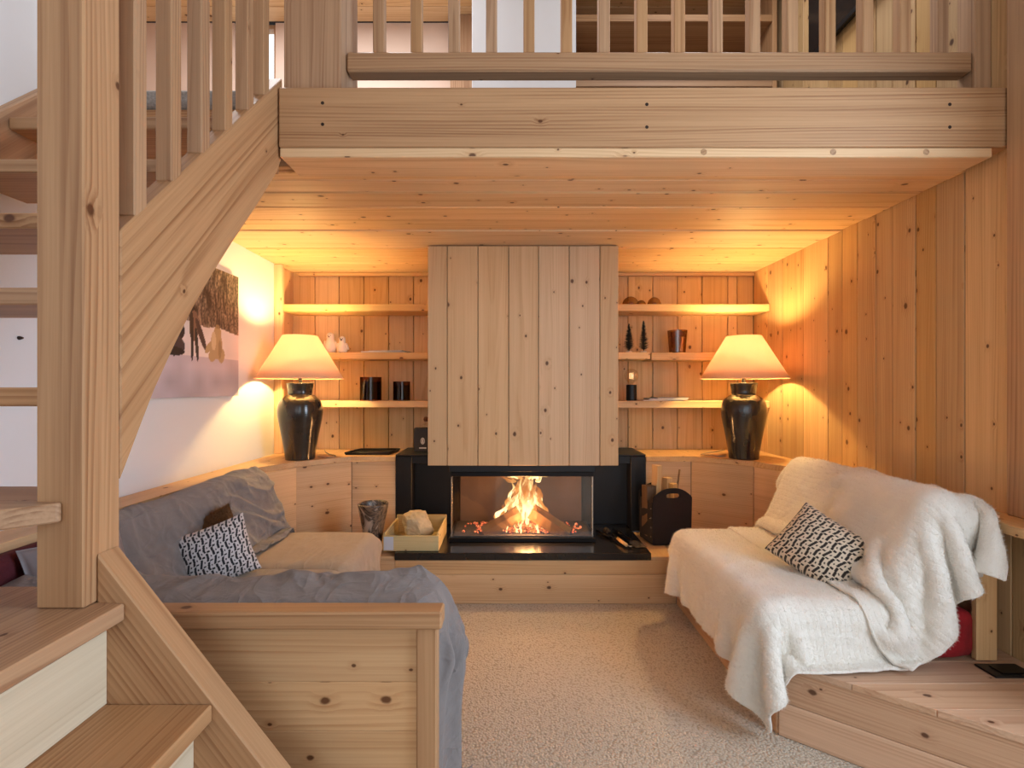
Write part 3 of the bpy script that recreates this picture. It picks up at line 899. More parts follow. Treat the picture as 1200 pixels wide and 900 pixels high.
# ================================================================== TABLE LAMPS
def lamp(loc, label, cord):
    t = thing('table_lamp', label, 'lamp', loc, 'pair of table lamps')
    x, y, z = loc
    prof = smooth_prof([(0.088, 0.0), (0.093, 0.05), (0.112, 0.16), (0.130, 0.255), (0.133, 0.315), (0.118, 0.365), (0.085, 0.395), (0.070, 0.402), (0.072, 0.41), (0.073, 0.43), (0.081, 0.468)], 50)
    prof += [(0.083, 0.472), (0.078, 0.474), (0.03, 0.472)]
    obj('vase_base', lathe_mesh([(0.0005, 0.0)] + prof + [(0.0005, 0.472)], VASE, 56, True, False, False), t, loc)
    obj('lamp_stem', lathe_mesh([(0.012, 0.472), (0.012, 0.59), (0.02, 0.592), (0.02, 0.65)], STEEL, 16), t, loc)
    # cone shade with a wall thickness, open at both ends
    r0, r1, z0, z1 = 0.258, 0.104, 0.502, 0.768
    sh = obj('lamp_shade', lathe_mesh([(r0, z0), (r1, z1), (r1 - 0.002, z1), (r0 - 0.002, z0), (r0, z0)], SHADE, 64, True, False, False), t, loc)
    obj('shade_rim', lathe_mesh([(r0 + 0.001, z0 - 0.002), (r0 + 0.001, z0 + 0.004), (r0 - 0.003, z0 + 0.004), (r0 - 0.003, z0 - 0.002), (r0 + 0.001, z0 - 0.002)], SHADE, 64, False, False, False), sh, loc)
    bb = obj('bulb', lathe_mesh(smooth_prof([(0.013, 0.65), (0.016, 0.665), (0.028, 0.69), (0.028, 0.708), (0.015, 0.728), (0.001, 0.732)], 24), emit('bulb_glow', (1.0, 0.67, 0.25, 1), 980), 24), t, loc)
    obj('power_cord', tube_mesh([Vector(p) for p in cord], 0.003, CORDM, 6), t, loc)
    return t
lamp((-1.313, 3.20, ZL + 0.001), 'dark glazed vase lamp with cone shade beside the white wall',
     [(0.088, 0.06, 0.005), (0.13, 0.05, 0.005), (0.17, 0.02, 0.005), (0.20, 0.05, 0.005), (0.18, 0.12, 0.005), (0.12, 0.18, 0.005), (0.05, 0.30, 0.005), (0.0, 0.42, 0.005)])
lamp((1.470, 3.225, ZL + 0.001), 'dark glazed vase lamp with cone shade beside the boarded wall',
     [(-0.088, 0.06, 0.005), (-0.13, 0.06, 0.005), (-0.18, 0.10, 0.005), (-0.21, 0.16, 0.005), (-0.15, 0.22, 0.005), (-0.05, 0.30, 0.005), (0.05, 0.40, 0.005)])

# ================================================================== RIGHT PLATFORM AND SOFA
ZP = 0.258
pf = thing('seat_platform', 'low pine platform under the sofa with the white throws', 'platform', (1.3, 2.0, 0.0))
box('front_fascia', 0.92, 0.945, 1.772, 2.833, 0.001, ZP - 0.022, deckp('Y'), pf)
cx0, cy0, cx1, cy1 = 0.925, 1.765, 1.75, 1.09
L = math.hypot(cx1 - cx0, cy1 - cy0); a = math.atan2(cy1 - cy0, cx1 - cx0)
for z0, z1 in ((0.001, 0.118), (0.12, ZP - 0.022)):
    o = obj('front_fascia', box_mesh(L, 0.024, z1 - z0, 0.002, deckp('X')), pf, ((cx0 + cx1) / 2 + 0.008, (cy0 + cy1) / 2 + 0.010, (z0 + z1) / 2))
    o.rotation_euler = (0, 0, a)
# deck boards, cut along the slanted front
y = 1.10
xa = lambda yy: cx0 + (cy0 - yy) / (cy0 - cy1) * (cx1 - cx0) - 0.008
while y < 2.83:
    y1 = min(y + 0.132, 2.832)
    ys_ = [y + 0.001, y1 - 0.001]
    x0 = [max(0.916, xa(v)) if v < 1.765 else 0.916 for v in ys_]
    pl = [(x0[0], ys_[0])]
    if ys_[0] < 1.765 < ys_[1]: pl.append((0.916, 1.765))
    pl += [(x0[1], ys_[1]), (XR - 0.003, ys_[1]), (XR - 0.003, ys_[0])]
    prism('deck_board', pl, 'Z', ZP - 0.0215, ZP + random.uniform(-0.0008, 0.0008), deckp('X'), pf, bev=0.0015)
    y += 0.132
box('deck_board', 0.921, XR - 0.14, 2.864, 3.315, ZP - 0.0215, ZP, pine('X'), pf, bev=0.0015)
fb = thing('floor_socket', 'small black floor socket in the platform boards by the wall', 'socket', (1.64, 1.69, ZP + 0.001))
box('socket_frame', 1.57, 1.71, 1.655, 1.735, ZP + 0.001, ZP + 0.007, BLACK, fb, bev=0.002)
box('socket_lid', 1.605, 1.675, 1.67, 1.72, ZP + 0.0072, ZP + 0.010, IRON, fb, bev=0.001)

# ------------------------------------------------------------------ draped cloth (position based, settled over rounded blocks)
class Block:
    def __init__(self, c, h, r, rot=None):
        self.c = np.array(c, float); self.h = np.array(h, float); self.r = r
        self.R = np.array(Euler(rot).to_matrix()) if rot else np.eye(3)
    def push(self, P, th):
        q = (P - self.c) @ self.R
        b = self.h - self.r
        a = np.abs(q) - b
        m = np.maximum(a, 0)
        L = np.linalg.norm(m, axis=1)
        inside = a.max(1)
        d = np.where(L > 0, L, inside) - self.r
        hit = d < th
        if not hit.any(): return hit
        s = np.where(q >= 0, 1.0, -1.0)
        n = np.zeros_like(q)
        o = L > 1e-9
        n[o] = m[o] / L[o, None] * s[o]
        i = ~o
        if i.any():
            ax = a[i].argmax(1)
            t = np.zeros((i.sum(), 3)); t[np.arange(len(ax)), ax] = 1
            n[i] = t * s[i]
        P[hit] += ((th - d[hit])[:, None] * n[hit]) @ self.R.T
        return hit
def cloth(P, blocks, pins=(), steps=90, iters=7, slack=1.03, th=0.006, ground=None, friction=0.75, jitter=0.003, seed=1, grav=0.00045, stiffbend=0.25):
    g = np.random.default_rng(seed)
    nu, nv, _ = P.shape
    def dist(a, b): return np.linalg.norm(a - b, axis=-1)
    su = dist(P[1:], P[:-1]) * slack; sv = dist(P[:, 1:], P[:, :-1]) * slack
    s1 = dist(P[1:, 1:], P[:-1, :-1]) * slack; s2 = dist(P[1:, :-1], P[:-1, 1:]) * slack
    bu = su[1:] + su[:-1]; bv = sv[:, 1:] + sv[:, :-1]
    w = np.ones((nu, nv, 1))
    for sl_ in pins: w[sl_] = 0
    P = P + g.normal(0, jitter, P.shape) * w
    V = np.zeros_like(P)
    Sl = slice
    cons = []
    for k in (0, 1):
        cons.append(((Sl(1 + k, None, 2), Sl(None)), (Sl(k, -1, 2), Sl(None)), su[k::2], 1.0))
        cons.append(((Sl(None), Sl(1 + k, None, 2)), (Sl(None), Sl(k, -1, 2)), sv[:, k::2], 1.0))
        cons.append(((Sl(1 + k, None, 2), Sl(1, None)), (Sl(k, -1, 2), Sl(0, -1)), s1[k::2], 0.4))
        cons.append(((Sl(1 + k, None, 2), Sl(0, -1)), (Sl(k, -1, 2), Sl(1, None)), s2[k::2], 0.4))
    bend = [((Sl(2, None), Sl(None)), (Sl(0, -2), Sl(None)), bu), ((Sl(None), Sl(2, None)), (Sl(None), Sl(0, -2)), bv)]
    for st in range(steps):
        old = P.copy()
        V[..., 2] -= grav
        P = P + V * w
        for it in range(iters):
            for ia, ib, rest, kk in cons:
                d = P[ia] - P[ib]
                L = np.linalg.norm(d, axis=-1, keepdims=True) + 1e-9
                wa, wb = w[ia], w[ib]
                c = (L - rest[..., None]) / L * d * kk / np.maximum(wa + wb, 1e-9)
                P[ia] -= wa * c; P[ib] += wb * c
            for ia, ib, rest in bend:
                d = P[ia] - P[ib]
                L = np.linalg.norm(d, axis=-1, keepdims=True) + 1e-9
                wa, wb = w[ia], w[ib]
                diff = (L - rest[..., None])
                diff = np.minimum(diff, 0)
                c = diff / L * d * stiffbend * 0.25
                P[ia] -= wa * c; P[ib] += wb * c
        F = P.reshape(-1, 3)
        hit = np.zeros(len(F), bool)
        for b in blocks: hit |= b.push(F, th)
        if ground is not None:
            lo = F[:, 2] < ground + th
            F[lo, 2] = ground + th; hit |= lo
        P = F.reshape(nu, nv, 3)
        P = np.where(w > 0, P, old)
        V = (P - old) * 0.94
        V[hit.reshape(nu, nv)] *= (1 - friction)
    return P
def resample(pts, n):
    p = np.array(pts, float)
    s = np.concatenate([[0], np.cumsum(np.linalg.norm(np.diff(p, axis=0), axis=1))])
    t = np.linspace(0, s[-1], n)
    return np.stack([np.interp(t, s, p[:, k]) for k in range(p.shape[1])], 1)
def upsample(P):
    for ax in (0, 1):
        P = np.moveaxis(P, ax, 0)
        n = len(P)
        Q = np.empty((2 * n - 1,) + P.shape[1:])
        Q[::2] = P
        E = np.concatenate([P[:1], P, P[-1:]])
        Q[1::2] = (-E[:-3] + 9 * E[1:-2] + 9 * E[2:-1] - E[3:]) / 16
        P = np.moveaxis(Q, 0, ax)
    return P
def vnoise(x, y, seed):
    g = np.random.default_rng(seed)
    a = g.random((64, 64))
    i = np.floor(x).astype(int); j = np.floor(y).astype(int)
    fx = x - i; fy = y - j
    fx = fx * fx * (3 - 2 * fx); fy = fy * fy * (3 - 2 * fy)
    q = lambda m, n: a[m % 64, n % 64]
    return (q(i, j) * (1 - fx) + q(i + 1, j) * fx) * (1 - fy) + (q(i, j + 1) * (1 - fx) + q(i + 1, j + 1) * fx) * fy
def wrinkle(P, amp, seed, freq=(3.0, 9.0), angle=0.5, ramp=None):
    """raise creases along the surface normals: ridged noise on the arc-length coordinates"""
    P = upsample(P)
    du = np.linalg.norm(np.diff(P, axis=0), axis=-1).mean(); dv = np.linalg.norm(np.diff(P, axis=1), axis=-1).mean()
    U, V = np.meshgrid(np.arange(P.shape[0]) * du, np.arange(P.shape[1]) * dv, indexing='ij')
    N = np.cross(np.gradient(P, axis=0), np.gradient(P, axis=1)); N /= np.linalg.norm(N, axis=-1, keepdims=True) + 1e-9
    if N[..., 2].mean() < 0: N = -N
    H = np.zeros_like(U)
    for k, (s_, w_) in enumerate(((1.0, 0.45), (1.9, 0.65), (3.1, 0.45))):
        an = angle + (0.5, -0.7, 1.4)[k]
        wx = vnoise(U * 4 + 7 * k, V * 4, seed + 10 * k) - 0.5; wy = vnoise(U * 4, V * 4 + 5 * k, seed + 11 + k) - 0.5
        a = (U * math.cos(an) + V * math.sin(an)) + wx * 0.16; b = (-U * math.sin(an) + V * math.cos(an)) + wy * 0.16
        r = 1 - np.abs(2 * vnoise(a * freq[0] * s_ + 3.3, b * freq[1] * s_ + 1.7, seed + 20 + k) - 1)
        m = vnoise(U * 3 + 1.1, V * 3 + 2.2, seed + 30 + k)
        H += w_ * r ** 2.2 * np.clip(m * 1.8 - 0.3, 0, 1)
    H = H - 0.5 * H.mean()
    if ramp is not None: H = H * ramp(np.linspace(0, 1, P.shape[0])[:, None], np.linspace(0, 1, P.shape[1])[None, :])
    return P + N * (amp * H)[..., None]
def fur(o, P, n, length, seed, mat=None, local=False, width=0.0009, lift=0.010):
    """short pile standing on a throw"""
    g = np.random.default_rng(seed)
    nu, nv, _ = P.shape
    N = np.cross(np.gradient(P, axis=0), np.gradient(P, axis=1)); N /= np.linalg.norm(N, axis=-1, keepdims=True) + 1e-9
    if N[..., 2].mean() < 0: N = -N
    u = g.random(n) * (nu - 1.001); v = g.random(n) * (nv - 1.001)
    i = u.astype(int); j = v.astype(int); fu = (u - i)[:, None]; fv = (v - j)[:, None]
    def bl(A): return (A[i, j] * (1 - fu) + A[i + 1, j] * fu) * (1 - fv) + (A[i, j + 1] * (1 - fu) + A[i + 1, j + 1] * fu) * fv
    c = bl(P); nn = bl(N); nn /= np.linalg.norm(nn, axis=1, keepdims=True) + 1e-9
    T = bl(np.gradient(P, axis=1)); T /= np.linalg.norm(T, axis=1, keepdims=True) + 1e-9
    rnd = g.normal(0, 1, (n, 3))
    d = nn * 0.75 + T * 0.35 + rnd * 0.45
    d /= np.linalg.norm(d, axis=1, keepdims=True)
    s_ = np.cross(d, g.normal(0, 1, (n, 3))); s_ /= np.linalg.norm(s_, axis=1, keepdims=True) + 1e-9
    base = c + nn * lift
    L = length * g.uniform(0.5, 1.1, (n, 1))
    lc = np.zeros(3) if local else np.array(wloc(o))
    V3 = np.stack([base + s_ * width, base - s_ * width, base + d * L], 1).reshape(-1, 3) - lc
    me = bpy.data.meshes.new('fur_pile')
    me.vertices.add(3 * n); me.vertices.foreach_set('co', V3.astype(np.float32).ravel())
    me.loops.add(3 * n); me.loops.foreach_set('vertex_index', np.arange(3 * n, dtype=np.int32))
    me.polygons.add(n); me.polygons.foreach_set('loop_start', np.arange(0, 3 * n, 3, dtype=np.int32))
    me.update(calc_edges=True)
    me.materials.append(mat or PILE)
    f = obj('fur_pile', me, o, lc)
    if local: f.location = (0, 0, 0)
    f['kind'] = 'stuff'
    return f
def cloth_obj(name, P, mat, thick=0.006, sub=1, loc=None):
    nu, nv, _ = P.shape
    c = P.reshape(-1, 3).mean(0) if loc is None else np.array(loc)
    V = (P.reshape(-1, 3) - c).tolist()
    F = [(i * nv + j, i * nv + j + 1, (i + 1) * nv + j + 1, (i + 1) * nv + j) for i in range(nu - 1) for j in range(nv - 1)]
    me = bpy.data.meshes.new(name)
    me.from_pydata(V, [], F)
    uv = me.uv_layers.new(name='UVMap')
    li = np.empty(len(me.loops), np.int32); me.loops.foreach_get('vertex_index', li)
    uu = np.stack([(li // nv) / (nu - 1), (li % nv) / (nv - 1)], 1).astype(np.float32)
    uv.data.foreach_set('uv', uu.ravel())
    me.polygons.foreach_set('use_smooth', [True] * len(me.polygons))
    me.materials.append(mat)
    o = obj(name, me, None, c)
    s = o.modifiers.new('thickness', 'SOLIDIFY'); s.thickness = thick; s.offset = 1.0
    n = np.array(me.polygons[len(me.polygons) // 2].normal)
    s2_ = o.modifiers.new('smooth', 'SUBSURF'); s2_.levels = sub; s2_.render_levels = sub
    return o

# right sofa: folded mattress, two leaning back cushions, three ivory throws
MX0, MX1, MY0, MY1 = 0.855, 1.60, 1.745, 2.67
mt = obj('mattress', rbox_mesh(MX1 - MX0, MY1 - MY0, 0.185, 0.045, REDFAB), loc=((MX0 + MX1) / 2, (MY0 + MY1) / 2, ZP + 0.094))
tag(mt, 'red plaid mattress on the platform, mostly hidden by white throws', 'mattress')
bk = math.radians(24)
def back_block(y0, y1, x, z, h=0.40, t=0.17):
    return (x, (y0 + y1) / 2, z), (t / 2, (y1 - y0) / 2, h / 2), (0, bk, 0)
bkF = back_block(2.215, 2.665, 1.475, 0.605)
bkN = back_block(1.75, 2.205, 1.462, 0.612)
for (c, h, r), lb in ((bkF, 'red plaid back cushion under the far white throw, hidden'), (bkN, 'red plaid back cushion under the near white throw, hidden')):
    o = obj('back_cushion', rbox_mesh(h[0] * 2, h[1] * 2, h[2] * 2, 0.05, REDFAB), loc=c)
    o.rotation_euler = r
    tag(o, lb, 'cushion', 'back cushions of the right sofa')
B_m = Block(((MX0 + MX1) / 2, (MY0 + MY1) / 2, ZP + 0.094), ((MX1 - MX0) / 2, (MY1 - MY0) / 2, 0.0925), 0.045)
B_f = Block(bkF[0], bkF[1], 0.05, bkF[2]); B_n = Block(bkN[0], bkN[1], 0.05, bkN[2])
B_pl = Block((1.42, 2.0, ZP - 0.2), (0.49, 1.06, 0.2), 0.005)
B_lg = Block((1.80, 2.0, 0.37), (0.18, 1.2, 0.38), 0.005)
ny = 62
yy = np.linspace(2.74, 1.56, ny)
pr = resample([(1.335, 0.50), (0.87, 0.475), (0.825, 0.44), (0.815, 0.262)], 42)
P = np.zeros((ny, 42, 3)); P[..., 0] = pr[None, :, 0]; P[..., 2] = pr[None, :, 1]; P[..., 1] = yy[:, None]
P[..., 0] += 0.012 * np.sin(yy * 21)[:, None] * (pr[None, :, 1] < 0.42)
P = cloth(P, [B_m, B_f, B_n, B_pl], steps=100, slack=1.02, th=0.012, ground=0.0, seed=3)
P = wrinkle(P, 0.010, 61, (5.0, 9.0), 0.2)
o = cloth_obj('seat_throw', P, FUR, 0.012, 1)
fur(o, P, 70000, 0.011, 1)
tag(o, 'ivory fur throw spread over the seat and hanging over its front', 'throw')
def back_throw(y0, y1, n, x, z, blocks, seed, front=1.12, slack=1.025, skew=0.0):
    yy = np.linspace(y0, y1, n)
    pr = resample([(x + 0.145, z + 0.10), (x + 0.16, z + 0.22), (x + 0.05, z + 0.245), (x - 0.03, z + 0.20), (x - 0.20, z - 0.155), (front, z - 0.14)], 44)
    P = np.zeros((n, 44, 3)); P[..., 0] = pr[None, :, 0]; P[..., 2] = pr[None, :, 1]; P[..., 1] = yy[:, None]
    k = np.linspace(0, 1, 44)[None, :]
    P[..., 1] += skew * (k - 0.4)
    return cloth(P, blocks, pins=[(slice(0, int(n * 0.75)), slice(0, 3))], steps=110, slack=slack, th=0.022, ground=0.0, seed=seed, jitter=0.004)
P = back_throw(2.73, 2.20, 30, 1.475, 0.605, [B_m, B_f, B_n, B_pl, B_lg], 5, front=1.16)
P = wrinkle(P, 0.010, 71, (5.0, 9.0), 0.9)
o = cloth_obj('sofa_throw', P, FUR, 0.0121, 1)
fur(o, P, 30000, 0.011, 2)
tag(o, 'ivory fur throw over the sofa back at the lamp end', 'throw', 'throws over the sofa back')
P = back_throw(2.27, 1.53, 42, 1.462, 0.625, [B_m, B_f, B_n, B_pl, B_lg], 9, front=1.225, slack=1.03)
P = wrinkle(P, 0.010, 72, (5.0, 9.0), 0.9)
o = cloth_obj('sofa_throw', P, FUR, 0.0121, 1)
fur(o, P, 45000, 0.011, 3)
tag(o, 'ivory fur throw over the near sofa back, corner hanging off its end', 'throw', 'throws over the sofa back')

# ------------------------------------------------------------------ left bench
ZS = 0.27
bs = thing('storage_bench', 'pine bench under the tan seat cushions', 'bench', (-1.1, 2.0, 0.0))
box('front_board', -0.735, -0.712, 1.55, 2.70, 0.001, ZS, pine('Y'), bs)
box('end_board', -1.46, -0.736, 2.68, 2.70, 0.001, ZS, pine('X'), bs)
box('deck', -1.46, -0.736, 1.25, 2.679, ZS - 0.022, ZS, pine('X'), bs)
box('side_board', -0.735, -0.20, 1.52, 1.545, 0.001, ZS, pine('X'), bs)
box('deck', -0.735, -0.20, 1.25, 1.519, ZS - 0.022, ZS, pine('X'), bs)
ep = thing('bench_end_panel', 'broad pine end panel of the bench, beside the stairs', 'panel', (-0.9, 1.2, 0.0))
zz = [0.001, 0.135, 0.27, 0.40, 0.515, 0.644]
EPW = wood('end_panel_pine', 'X', (212, 172, 128), (172, 122, 78), knots=0.32, ring=60)
for a_, b_ in zip(zz, zz[1:]):
    box('board', XL + 0.002, -0.218, 1.192, 1.218, a_, b_ - 0.0006, EPW, ep, bev=0.0008)
box('post', -0.217, -0.170, 1.182, 1.225, 0.001, 0.644, larch('Z'), ep, bev=0.003)
box('top_rail', XL + 0.002, -0.157, 1.170, 1.228, 0.645, 0.685, larch('X'), ep, bev=0.004)

seatF = ((-1.07, 2.405, ZS + 0.09), (0.385, 0.265, 0.09))
seatN = ((-1.07, 1.845, ZS + 0.09), (0.385, 0.285, 0.09))
B_sf = Block(seatF[0], seatF[1], 0.05); B_sn = Block(seatN[0], seatN[1], 0.05)
for (c, h), lb in ((seatF, 'tan bench seat cushion at the fireplace end'), (seatN, 'tan bench seat cushion in the middle of the bench')):
    o = obj('seat_cushion', rbox_mesh(h[0] * 2, h[1] * 2, h[2] * 2, 0.05, TANSHEET), loc=c)
    tag(o, lb, 'cushion', 'seat cushions of the left bench')
bl = math.radians(-20)
bkL = ((-1.318, 2.20, 0.570), (0.080, 0.54, 0.195), (0, bl, 0))
o = obj('back_cushion', rbox_mesh(0.16, 1.08, 0.39, 0.06, SHEET), loc=bkL[0]); o.rotation_euler = bkL[2]
tag(o, 'long grey back cushion under the wrinkled sheet, hidden', 'cushion')
B_bl = Block(bkL[0], bkL[1], 0.06, bkL[2])
bol = ((-0.80, 1.385, 0.460), (0.62, 0.135, 0.195))
o = obj('bolster', rbox_mesh(bol[1][0] * 2, bol[1][1] * 2, bol[1][2] * 2, 0.08, SHEET), loc=bol[0])
tag(o, 'grey bolster behind the end panel under the sheet, hidden', 'bolster')
B_bo = Block(bol[0], bol[1], 0.08)
B_dk = Block((-1.1, 1.97, 0.13), (0.38, 0.72, 0.14), 0.005)
B_ep = Block((-0.88, 1.20, 0.34), (0.72, 0.028, 0.345), 0.005)
B_lw = Block((-1.65, 2.0, 0.37), (0.18, 1.2, 0.38), 0.005)

for k_, (y0, y1, c) in enumerate(((2.71, 2.13, seatF), (2.145, 1.54, seatN))):
    n = 30
    yy = np.linspace(y0, y1, n)
    pr = resample([(-1.30, 0.475), (-0.70, 0.470), (-0.665, 0.44), (-0.655, 0.23)], 36)
    P = np.zeros((n, 36, 3)); P[..., 0] = pr[None, :, 0]; P[..., 2] = pr[None, :, 1]; P[..., 1] = yy[:, None]
    P = cloth(P, [B_sf, B_sn, B_dk], steps=60, slack=1.005, th=0.006, ground=0.0, seed=20 + k_, jitter=0.0015)
    P = wrinkle(P, 0.006, 51 + k_, (3.0, 6.0), 0.3)
    o = cloth_obj('seat_sheet', P, TANSHEET, 0.004)
    tag(o, ('tan sheet over the seat cushion nearest the fireplace', 'tan sheet over the middle seat cushion')[k_], 'sheet', 'sheets over the bench seat')

n = 66
yy = np.linspace(2.80, 1.50, n)
pr = resample([(-1.445, 0.71), (-1.425, 0.765), (-1.37, 0.77), (-1.31, 0.74), (-1.15, 0.480), (-1.13, 0.472)], 44)
P = np.zeros((n, 44, 3)); P[..., 0] = pr[None, :, 0]; P[..., 2] = pr[None, :, 1]; P[..., 1] = yy[:, None]
kk = np.linspace(0, 1, 44)[None, :]
P[..., 1] += 0.02 * np.sin(kk * 9 + yy[:, None] * 11)
P = cloth(P, [B_bl, B_sf, B_sn, B_dk, B_bo, B_lw], pins=[(slice(None), slice(0, 2))], steps=110, slack=1.06, th=0.009, ground=0.0, seed=31, jitter=0.006, stiffbend=0.12)
P = wrinkle(P, 0.036, 81, (2.2, 8.0), 0.5, lambda u, v: np.clip(1.25 - 0.6 * u, 0, 1) * np.clip(v * 5, 0.15, 1))
o = cloth_obj('sofa_sheet', P, SHEET, 0.004)
tag(o, 'wrinkled grey sheet over the bench back below the picture', 'sheet')

n = 92
xx = np.linspace(-1.44, 0.24, n)
pr = resample([(1.245, 0.59), (1.262, 0.68), (1.39, 0.69), (1.53, 0.68), (1.56, 0.50), (1.60, 0.40)], 34)
P = np.zeros((n, 34, 3)); P[..., 0] = xx[:, None]; P[..., 1] = pr[None, :, 0]; P[..., 2] = pr[None, :, 1]
over = xx > -0.165
P[over, :, 0] = -0.155 + 0.012 * np.sin(pr[None, :, 0] * 60)
P[over, :, 2] = P[over, :, 2] - (xx[over, None] + 0.165)
P[..., 2] += 0.008 * np.sin(xx * 14)[:, None]
P = cloth(P, [B_bo, B_dk, B_ep, B_sn], steps=120, slack=1.05, th=0.008, ground=0.0, seed=41, jitter=0.005, stiffbend=0.12)
P = wrinkle(P, 0.036, 91, (2.0, 8.0), 0.75, lambda u, v: np.clip(v * 5 - 0.9, 0, 1) + 0 * u)
o = cloth_obj('blanket', P, SHEET, 0.005)
tag(o, 'grey blanket draped over the bench end and falling to the carpet', 'blanket')

# ------------------------------------------------------------------ pillows
def pillow_mesh(w, h, t, paint=None, mat=None, n=90):
    me = bpy.data.meshes.new('pillow')
    u = np.linspace(-1, 1, n)
    U, V = np.meshgrid(u, u, indexing='ij')
    th = np.clip((1 - U ** 2) * (1 - V ** 2), 0, 1) ** 0.42
    X = U * w / 2 * (1 - 0.07 * (1 - V ** 2) * np.abs(U))
    Y = V * h / 2 * (1 - 0.07 * (1 - U ** 2) * np.abs(V))
    Z = t / 2 * th + 0.0006
    top = np.stack([X, Y, Z], -1).reshape(-1, 3); bot = np.stack([X, Y, -Z], -1).reshape(-1, 3)
    N = n * n
    F = []
    for i in range(n - 1):
        for j in range(n - 1):
            a = i * n + j
            F.append((a, a + n, a + n + 1, a + 1))
            F.append((N + a, N + a + 1, N + a + n + 1, N + a + n))
    rim = [i * n for i in range(n)] + [(n - 1) * n + j for j in range(1, n)] + [i * n + n - 1 for i in range(n - 2, -1, -1)] + [j for j in range(n - 2, 0, -1)]
    for a, b in zip(rim, rim[1:] + rim[:1]):
        F.append((a, b, N + b, N + a))
    me.from_pydata(np.vstack([top, bot]).tolist(), [], F)
    me.polygons.foreach_set('use_smooth', [True] * len(me.polygons))
    if paint:
        c = paint(U.ravel(), V.ravel())
        c = np.vstack([c, c])
        ca = me.color_attributes.new('Col', 'FLOAT_COLOR', 'POINT')
        ca.data.foreach_set('color', np.hstack([c, np.ones((len(c), 1))]).astype(np.float32).ravel())
    me.materials.append(mat)
    return me
def knit(dark, light):
    d = np.array(rgb(*dark)[:3]); l = np.array(rgb(*light)[:3])
    def f(U, V):
        a = (U + 1) / 2 * 11.0; b = (V + 1) / 2 * 7.0
        a2 = a + 0.12 * np.sin(b * PI)
        col = np.floor(a2); fa = a2 - col
        fb = (b + 0.5 * (col % 2)) % 1.0
        dash = (np.abs(fa - 0.30 - 0.18 * (fb - 0.5)) < 0.17) & (fb > 0.05) & (fb < 0.95)
        link = (np.abs(fa - 0.75 - 0.5 * (fb - 0.15)) < 0.2) & (np.abs(fb - 0.10) < 0.10)
        dot = ((fa - 0.76) ** 2 + ((fb - 0.55) * 0.95) ** 2) < 0.011
        m = (dash | link | dot).astype(float)[:, None]
        return l * (1 - m) + d * m
    return f
PILM = vcol_mat('patterned_knit', 0.9, 0.4, sheen=0.2)
def place(o, loc, ax_x, ax_y):
    """orient local x and y along the given world directions"""
    x = Vector(ax_x).normalized(); z = x.cross(Vector(ax_y)).normalized(); y = z.cross(x)
    o.location = loc
    o.rotation_euler = Matrix((x, y, z)).transposed().to_euler()
o = obj('throw_pillow', pillow_mesh(0.265, 0.235, 0.16, knit((26, 26, 34), (206, 202, 204)), PILM, 130))
place(o, (-1.150, 2.00, 0.548), (0.225, 0.15, 0.075), (-0.05, 0.03, 0.18))
tag(o, 'black and white patterned pillow on the grey sheeted bench', 'pillow', 'patterned pillows')
o = obj('throw_pillow', pillow_mesh(0.31, 0.265, 0.165, knit((34, 24, 20), (214, 196, 172)), PILM, 130))
place(o, (1.225, 2.02, 0.562), (0.133, -0.21, -0.109), (0.15, 0.015, 0.154))
o.scale = (1, 1, 1)
tag(o, 'black and cream patterned pillow on the white throw', 'pillow', 'patterned pillows')
o = obj('throw_pillow', pillow_mesh(0.28, 0.24, 0.12, None, BROWNFUR, 40))
place(o, (-1.245, 2.10, 0.548), (0.80, 0.45, 0.42), (-0.42, 0.10, 0.85))
co = np.array([v.co[:] for v in o.data.vertices])[:1600].reshape(40, 40, 3)
fur(o, co, 9000, 0.020, 77, BROWNFUR, True, 0.0008, 0.0)
tag(o, 'brown fur pillow half hidden behind the patterned pillow', 'pillow')
o = obj('throw_pillow', pillow_mesh(0.26, 0.25, 0.12, None, GREYPIL, 40))
place(o, (-1.295, 1.545, 0.63), (0.40, 0.88, 0.05), (-0.30, 0.12, 0.85))
tag(o, 'grey satin pillow seen under the stair treads beside the newel', 'pillow')
o = obj('folded_blanket', rbox_mesh(0.07, 0.34, 0.26, 0.03, MAROON), loc=(-1.425, 1.44, 0.60)); o.rotation_euler = (0, -0.12, 0)
tag(o, 'maroon wool blanket at the far left end of the bench', 'blanket')

